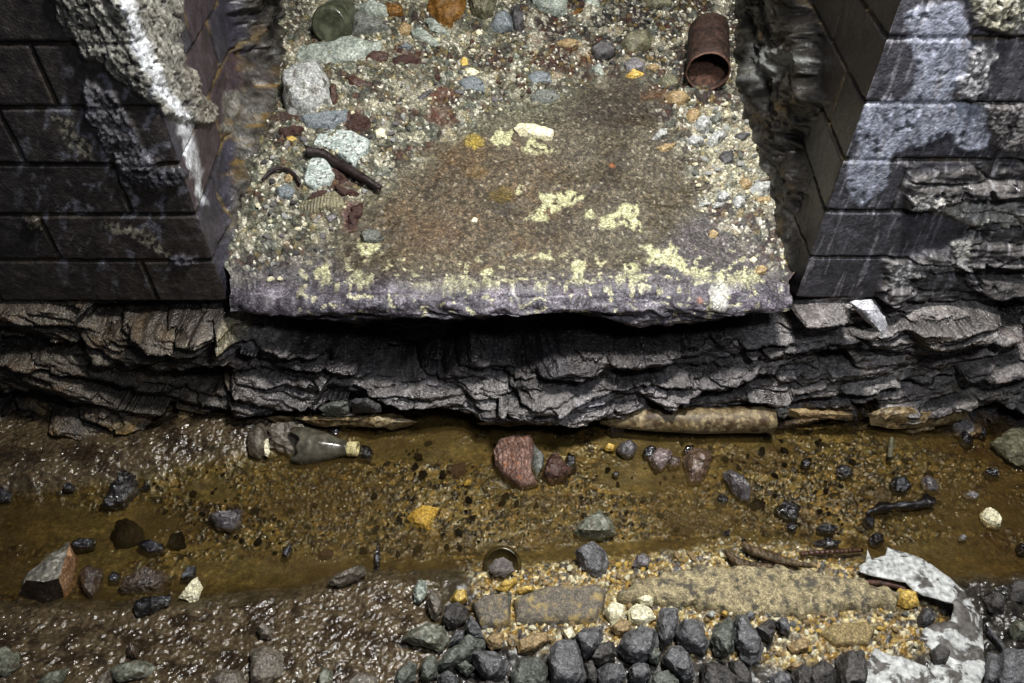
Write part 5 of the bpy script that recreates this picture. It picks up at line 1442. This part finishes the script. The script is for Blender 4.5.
# ballast
BAL = [
 ('largest dark ballast stone at bottom centre, split along its top', [(547, 655), (556, 641), (576, 639), (581, 652), (588, 680), (575, 690), (556, 690), (549, 670)], m_ball, .030),
 ('tapered dark ballast stone just below the long grey brick', [(574, 637), (588, 627), (602, 628), (603, 640), (592, 656), (585, 659), (580, 648)], m_ball, .024),
 ('small squat ballast stone right of the tapered one', [(589, 661), (598, 645), (615, 640), (617, 655), (606, 663), (597, 665)], m_ballb, .018),
 ('broad ballast stone with a pale facet under the cream stones', [(615, 648), (624, 635), (640, 625), (656, 630), (658, 645), (650, 656), (642, 663), (625, 661)], m_ball, .028),
 ('upright narrow ballast stone touching the left end of the kerb', [(657, 625), (661, 608), (679, 608), (678, 622), (672, 643), (663, 649), (658, 640)], m_ball, .024),
 ('big rounded ballast stone right of the upright narrow one', [(673, 632), (682, 622), (695, 619), (703, 625), (709, 645), (705, 656), (690, 651), (677, 643)], m_ball, .028),
 ('rough ballast stone below the upright narrow one', [(660, 661), (668, 648), (680, 646), (690, 655), (695, 676), (685, 683), (670, 672)], m_ball, .024),
 ('small wedge of ballast between the broad and rough stones', [(647, 656), (655, 643), (661, 655), (658, 665), (650, 662)], m_ballg, .014),
 ('pale-faced ballast stone at the bottom edge right of the largest', [(597, 670), (608, 663), (623, 663), (626, 676), (617, 688), (600, 690)], m_ball, .018),
 ('rough ballast stone at the bottom edge under the broad one', [(628, 669), (638, 662), (649, 664), (651, 676), (641, 684), (630, 681)], m_ball, .018),
 ('low ballast stone at the bottom edge under the rough one', [(648, 682), (655, 672), (668, 670), (679, 681), (675, 692), (650, 692)], m_ballg, .016),
 ('left of two tall ballast stones standing under the kerb', [(709, 641), (716, 625), (728, 616), (734, 620), (735, 650), (725, 659), (715, 656)], m_ballg, .028),
 ('right of two tall ballast stones standing under the kerb', [(733, 622), (737, 615), (746, 617), (751, 632), (763, 646), (758, 661), (750, 667), (740, 656), (735, 645)], m_ball, .030),
 ('dark ballast stone right of the two tall ones', [(753, 630), (768, 618), (776, 622), (774, 635), (770, 644), (760, 638)], m_ballb, .020),
 ('small bluish ballast stone right of the two tall ones', [(775, 622), (783, 616), (791, 625), (789, 636), (781, 633)], m_ball, .016),
 ('wide dark ballast stone at the bottom edge under the left tall one', [(701, 666), (712, 662), (726, 668), (739, 679), (736, 692), (703, 692)], m_ballb, .020),
 ('ballast stone at the bottom edge under the right tall one', [(728, 662), (740, 660), (748, 668), (752, 680), (748, 692), (737, 690), (729, 672)], m_ballb, .018),
 ('pale streaked ballast stone at bottom edge right of the tall pair', [(770, 676), (780, 671), (790, 676), (792, 690), (770, 692)], m_ball, .016),
 ('dark ballast stone at the bottom edge below the oval ochre stone', [(792, 671), (803, 665), (811, 670), (812, 692), (793, 692)], m_ballb, .022),
 ('dark blocky ballast stone left of the painted sheet tip', [(807, 670), (824, 660), (836, 670), (834, 692), (808, 692)], m_ballb, .026),
 ('dark ballast stone touching the painted sheet tip', [(836, 658), (846, 652), (862, 650), (869, 664), (862, 692), (838, 692)], m_ballb, .026),
 ('rounded grey ballast stone below the squarish brick end', [(471, 655), (478, 650), (495, 652), (508, 663), (507, 673), (498, 681), (488, 683), (477, 671)], m_ball, .026),
 ('long slanting ballast stone left of the rounded grey one', [(435, 666), (447, 651), (470, 636), (484, 640), (485, 648), (470, 661), (450, 671), (440, 672)], m_ballg, .024),
 ('smooth grey ballast stone leaning on the squarish brick end', [(464, 631), (471, 616), (478, 624), (485, 640), (470, 638)], m_ball, .020),
 ('small ballast wedge behind the long slanting one', [(446, 648), (456, 632), (467, 630), (463, 640)], m_ball, .014),
 ('flat muddy slab left of the long slanting ballast stone', [(400, 641), (410, 630), (425, 623), (445, 625), (447, 640), (440, 653), (420, 646)], m_greens, .016),
 ('dark wet stone left of the bright yellow lump', [(442, 620), (446, 606), (458, 602), (468, 608), (467, 620), (456, 630), (447, 628)], m_ballb, .018),
 ('tall muddy tan stone right of the pale blue chip', [(427, 604), (430, 590), (440, 592), (444, 606), (438, 620), (432, 620)], m_mudst, .018),
 ('pale blue-green chip set in the mud at front', [(413, 592), (418, 580), (426, 580), (427, 594), (420, 604), (414, 602)], m_pale, .012),
 ('small green ballast stone below the flat muddy slab', [(420, 667), (427, 655), (436, 658), (438, 676), (428, 683), (420, 679)], m_ballg, .018),
 ('green ballast stone at bottom edge left of the small green one', [(396, 672), (408, 662), (417, 664), (416, 680), (400, 690), (394, 684)], m_ballg, .016),
 ('small olive ballast stone left of the rounded grey one', [(454, 666), (466, 660), (476, 669), (466, 676)], m_ballg, .014),
 ('pitted grey ballast stone at bottom edge under the long slanting one', [(437, 677), (448, 670), (458, 678), (456, 692), (438, 692)], m_ball, .016),
 ('pale-sheened ballast stone right of the rounded grey one', [(510, 672), (520, 660), (536, 657), (549, 668), (544, 690), (512, 690)], m_ballg, .022),
 ('brown ballast stone at the bottom edge left of the pale-sheened one', [(474, 686), (486, 680), (510, 684), (512, 694), (476, 694)], m_ballb, .014),
 ('dark ballast gap-filler between the largest and pale-faced stones', [(584, 664), (592, 660), (598, 672), (596, 686), (588, 682)], m_ballb, .012),
]
for lab, o_, m, h in BAL:
    s('ballast_stone', lab, o_, m, 'G', h=h, up=.012, tilt=.45, rnd=.12, rough=1.35, cuts=4)
MUDS = [
 ('green slate slab lying in the mud at lower left', [(106, 673), (115, 665), (140, 660), (157, 667), (150, 676), (120, 682)], m_greens, .010),
 ('pale green stone cut by the left edge in the bottom corner', [(-6, 652), (8, 646), (20, 654), (18, 668), (6, 676), (-6, 674)], m_greens, .016),
 ('small brown knob stone in the lower left mud', [(127, 656), (129, 643), (134, 641), (138, 650), (136, 658)], m_wetb, .012),
 ('muddy squarish stone at the bottom left of centre', [(250, 650), (266, 645), (284, 652), (282, 676), (262, 690), (250, 684)], m_mudst, .014),
 ('dark-edged stone buried in the front mud', [(256, 628), (262, 622), (274, 630), (272, 640), (260, 638)], m_mudst, .014),
 ('greenish stone at the bottom edge left of centre', [(318, 676), (324, 666), (333, 670), (332, 688), (320, 690)], m_greens, .012),
 ('muddy stone at the bottom edge in the left corner', [(36, 684), (50, 672), (70, 668), (62, 682), (48, 692)], m_greens, .012),
 ('pale muddy slab at the bottom edge below the green slate slab', [(94, 690), (102, 676), (112, 668), (112, 680), (104, 692)], m_mudst, .012),
 ('wide muddy stone at the bottom edge near lower left', [(208, 680), (222, 668), (244, 672), (246, 690), (212, 692)], m_mudst, .012),
 ('brown muddy stone at the bottom edge right of the greenish one', [(340, 684), (356, 672), (378, 678), (380, 692), (342, 692)], m_mudst, .012),
 ('grey-green rock at the right edge below the painted sheet corner', [(1008, 628), (1016, 620), (1030, 622), (1030, 640), (1014, 640)], m_greens, .018),
 ('dark grey slab at the bottom right corner', [(994, 660), (1004, 648), (1030, 652), (1030, 690), (1000, 690)], m_ball, .022),
 ('muddy grey stone right of the painted sheet', [(984, 668), (988, 652), (998, 655), (1000, 676), (990, 690), (984, 684)], m_ball, .016),
 ('thin slate blade leaning right of the painted sheet', [(984, 622), (990, 628), (1006, 650), (1010, 664), (1000, 650), (988, 634)], m_dgrey, .008),
 ('dark muddy lump in the right bank above the slate blade', [(984, 600), (994, 592), (1006, 598), (1004, 612), (990, 612)], m_ballb, .016),
 ('wet dark lump at the right edge of the bank', [(1006, 588), (1016, 580), (1030, 586), (1030, 602), (1012, 602)], m_ballb, .014),
 ('fragment of grey stone left of the painted sheet centre', [(930, 652), (940, 644), (950, 652), (946, 664), (934, 664)], m_ballb, .010),
]
for lab, o_, m, h in MUDS:
    s('stone', lab, o_, m, 'G', h=h, up=.008, tilt=.3)

# peeling white sheet
nt = NT('peeling_white_paint')
tc = nt.n('ShaderNodeTexCoord')
n1 = nt.n('ShaderNodeTexNoise', Scale=36.0, Detail=8.0, Roughness=0.62, Distortion=0.6); nt.l(tc.outputs['Object'], n1.inputs['Vector'])
n2 = nt.n('ShaderNodeTexNoise', Scale=160.0, Detail=5.0); nt.l(tc.outputs['Object'], n2.inputs['Vector'])
n3_ = nt.n('ShaderNodeTexNoise', Scale=9.0, Detail=3.0); nt.l(tc.outputs['Object'], n3_.inputs['Vector'])
ad = nt.n('ShaderNodeMath', _operation='MULTIPLY_ADD'); nt.l(n3_.outputs[0], ad.inputs[0]); ad.inputs[1].default_value = .45; nt.l(n1.outputs[0], ad.inputs[2])
pk = ramp(nt, ad.outputs[0], [(.75, (0, 0, 0)), (.80, (1, 1, 1))])
cw = ramp(nt, n2.outputs[0], [(.3, T(120, 122, 120)), (.7, T(206, 208, 204))]); cg = ramp(nt, n2.outputs[0], [(.3, T(58, 54, 50)), (.7, T(104, 98, 92))])
mx = nt.n('ShaderNodeMix', _data_type='RGBA'); nt.l(pk, mx.inputs[0]); nt.l(cw, mx.inputs[6]); nt.l(cg, mx.inputs[7])
b = nt.n('ShaderNodeBsdfPrincipled', Roughness=.5); nt.l(mx.outputs[2], b.inputs['Base Color'])
bp = nt.n('ShaderNodeBump', Strength=.5, Distance=.002); nt.l(pk, bp.inputs['Height']); bp.invert = True; nt.l(bp.outputs[0], b.inputs['Normal'])
nt.l(b.outputs[0], nt.out.inputs[0]); m_sheet = nt.m
G('painted_sheet', 'curved sheet with peeling white paint at lower right', [(861, 564), (867, 560), (869, 546), (873, 557), (886, 554), (888, 546), (905, 552), (928, 566), (948, 585), (966, 604), (979, 622), (982, 650), (985, 668), (978, 694), (926, 694), (930, 672), (938, 652), (922, 636), (924, 628), (936, 624), (950, 622), (950, 608), (930, 601), (912, 593), (905, 584), (880, 577), (862, 571)],
  .003, m_sheet, 'sheet', up=.016, edge=.02, step=.005, bumps=.003, under=.5, zfun=lambda x, y, e: .008 * np.sin(x * 22) + .006 * np.sin(y * 30 + 1))
G('painted_sheet', 'mottled white scrap of painted sheet at the bottom edge', [(863, 694), (867, 662), (875, 647), (890, 655), (906, 660), (924, 668), (934, 680), (934, 694)], .003, m_sheet, 'sheet', up=.014, edge=.03, step=.005, bumps=.003, under=.5, zfun=lambda x, y, e: .006 * np.sin(x * 30))
rod = tube('iron_strip', [on_ground(x, y, .012) for x, y in [(850, 582), (880, 583), (900, 587), (908, 592)]], [.003, .004, .004, .003], m_brown); tag(rod, 'thin brown strip tucked under the inner edge of the painted sheet', 'strip')
rod = tube('wood_splinter', [on_ground(x, y, .014) for x, y in [(742, 544), (756, 552), (780, 560), (812, 566)]], [.004, .007, .007, .003], rockmat(T(60, 44, 26), T(110, 90, 62), .5, 60, wave=40, name='wet_wood'), rough=.6); tag(rod, 'upper dark wet wood splinter on the bank above the kerb', 'splinter')
rod = tube('wood_splinter', [on_ground(x, y, .012) for x, y in [(726, 552), (738, 562), (756, 566), (772, 566)]], [.003, .006, .006, .003], rockmat(T(60, 44, 26), T(110, 90, 62), .5, 60, wave=40, name='wet_wood'), rough=.6); tag(rod, 'lower short wet wood splinter on the bank above the kerb', 'splinter')
rod = tube('wood_splinter', [on_ground(x, y, .012) for x, y in [(800, 554), (830, 552), (862, 550)]], [.003, .004, .003], rockmat(T(60, 36, 26), T(100, 70, 52), .4, 60, wave=40, name='wet_reddish_wood')); tag(rod, 'thin reddish wood splinter left of the painted sheet', 'splinter')

# ================================================================== COUNTLESS SMALL CHIPS, EACH ITS OWN OBJECT
def chip_protos(name, mats, n=5):
    out = []
    for k in range(n):
        r = random.Random(900 + k + len(name))
        m = r.randint(5, 7)
        pts = []
        for i in range(m):
            a = 2 * math.pi * (i + .3 * r.random()) / m
            rr = 0.7 + .5 * r.random()
            pts.append(Vector((math.cos(a) * rr, math.sin(a) * rr * .75, 0)))
        for mt in mats:
            me = rock_mesh(name, pts, Vector((0, 0, 1)), .55, .15, .8, .6, cuts=2)
            me.materials.append(mt); out.append(me)
    return out
def inside(p, poly):
    x, y = p; r = False
    for i in range(len(poly)):
        a, b = poly[i], poly[(i + 1) % len(poly)]
        if (a[1] > y) != (b[1] > y) and x < (b[0] - a[0]) * (y - a[1]) / (b[1] - a[1]) + a[0]: r = not r
    return r
def scatter(name, label, cat, group, poly, n, mats, surf, smin, smax, up=0.2, seed=1, power=2.0, squash=1.0):
    pro = chip_protos(name, mats); r = random.Random(seed)
    xs = [p[0] for p in poly]; ys = [p[1] for p in poly]; k = 0; tries = 0; placed = []
    while k < n and tries < 20000:
        tries += 1
        p = (r.uniform(min(xs), max(xs)), r.uniform(min(ys), max(ys)))
        if not inside(p, poly): continue
        sz = smin + (smax - smin) * r.random() ** power
        w = surf_pt(p[0], p[1], surf, sz * up)
        if any((w - q).length < (sz + t) * .8 for q, t in placed): continue
        placed.append((w, sz))
        o = bpy.data.objects.new(name, r.choice(pro)); COL.objects.link(o)
        o.location = w; o.scale = (sz, sz, sz * squash)
        o.rotation_euler = (r.uniform(-.5, .5), r.uniform(-.5, .5), r.uniform(0, 6.28))
        tag(o, label, cat, group); k += 1
scatter('gravel_chip', 'small pale or grey gravel chip scattered on the left side of the ledge', 'gravel', 'gravel chips on the left of the ledge',
        [(252, 250), (262, 170), (272, 132), (330, 115), (352, 110), (420, 70), (470, 60), (520, 110), (440, 120), (400, 150), (385, 180), (345, 215), (330, 262), (270, 285)], 230,
        [m_white, m_grey, m_cream, m_lilac, m_dgrey, m_white], 'L', .0022, .0085, seed=3)
scatter('rubble_chip', 'small whitish rubble chip on the right side of the ledge', 'gravel', 'whitish rubble chips beside the right wall',
        [(690, 150), (712, 110), (735, 98), (752, 130), (768, 178), (774, 215), (752, 212), (700, 212)], 130, [m_white, m_cream, m_white, m_grey], 'L', .0025, .0085, seed=5)
scatter('rubble_chip', 'small dull olive or grey rubble chip at the upper right of the ledge', 'gravel', 'dull rubble chips around the can',
        [(575, 60), (600, 20), (660, 10), (680, 30), (682, 100), (700, 104), (690, 116), (650, 90)], 70, [m_olive, m_dgrey, m_tan, m_grey], 'L', .003, .009, seed=6)
scatter('rubble_chip', 'small mixed rubble chip at the upper left of the ledge', 'gravel', 'mixed rubble chips below jar and orange stone',
        [(385, 40), (420, 40), (450, 38), (520, 42), (560, 60), (520, 100), (440, 68), (400, 68), (380, 72)], 90, [m_pale, m_cream, m_brown, m_grey, m_olive], 'L', .003, .008, seed=7)
scatter('yellow_chip', 'small yellow or cream stone chip on the front bank', 'gravel', 'yellow chips on the front bank',
        [(480, 582), (540, 562), (640, 556), (720, 552), (800, 556), (880, 572), (915, 600), (930, 640), (900, 655), (860, 650), (800, 664), (740, 664), (690, 612), (640, 604), (560, 632), (540, 656), (478, 646), (464, 600)], 260,
        [m_yellow, m_cream, m_tan, m_tan, m_grey], 'G', .0025, .0075, seed=9, up=.5)
scatter('black_crumb', 'small black wet crumb lying on the stream bed', 'crumb', 'black crumbs in the stream',
        [(100, 490), (230, 462), (300, 468), (420, 440), (600, 450), (700, 440), (780, 430), (950, 440), (990, 480), (960, 500), (870, 535), (720, 540), (560, 540), (440, 552), (330, 560), (210, 545)], 300,
        [m_blk, m_blk, m_wet], 'G', .0028, .0105, seed=11, up=.55, power=3.4, squash=.6)
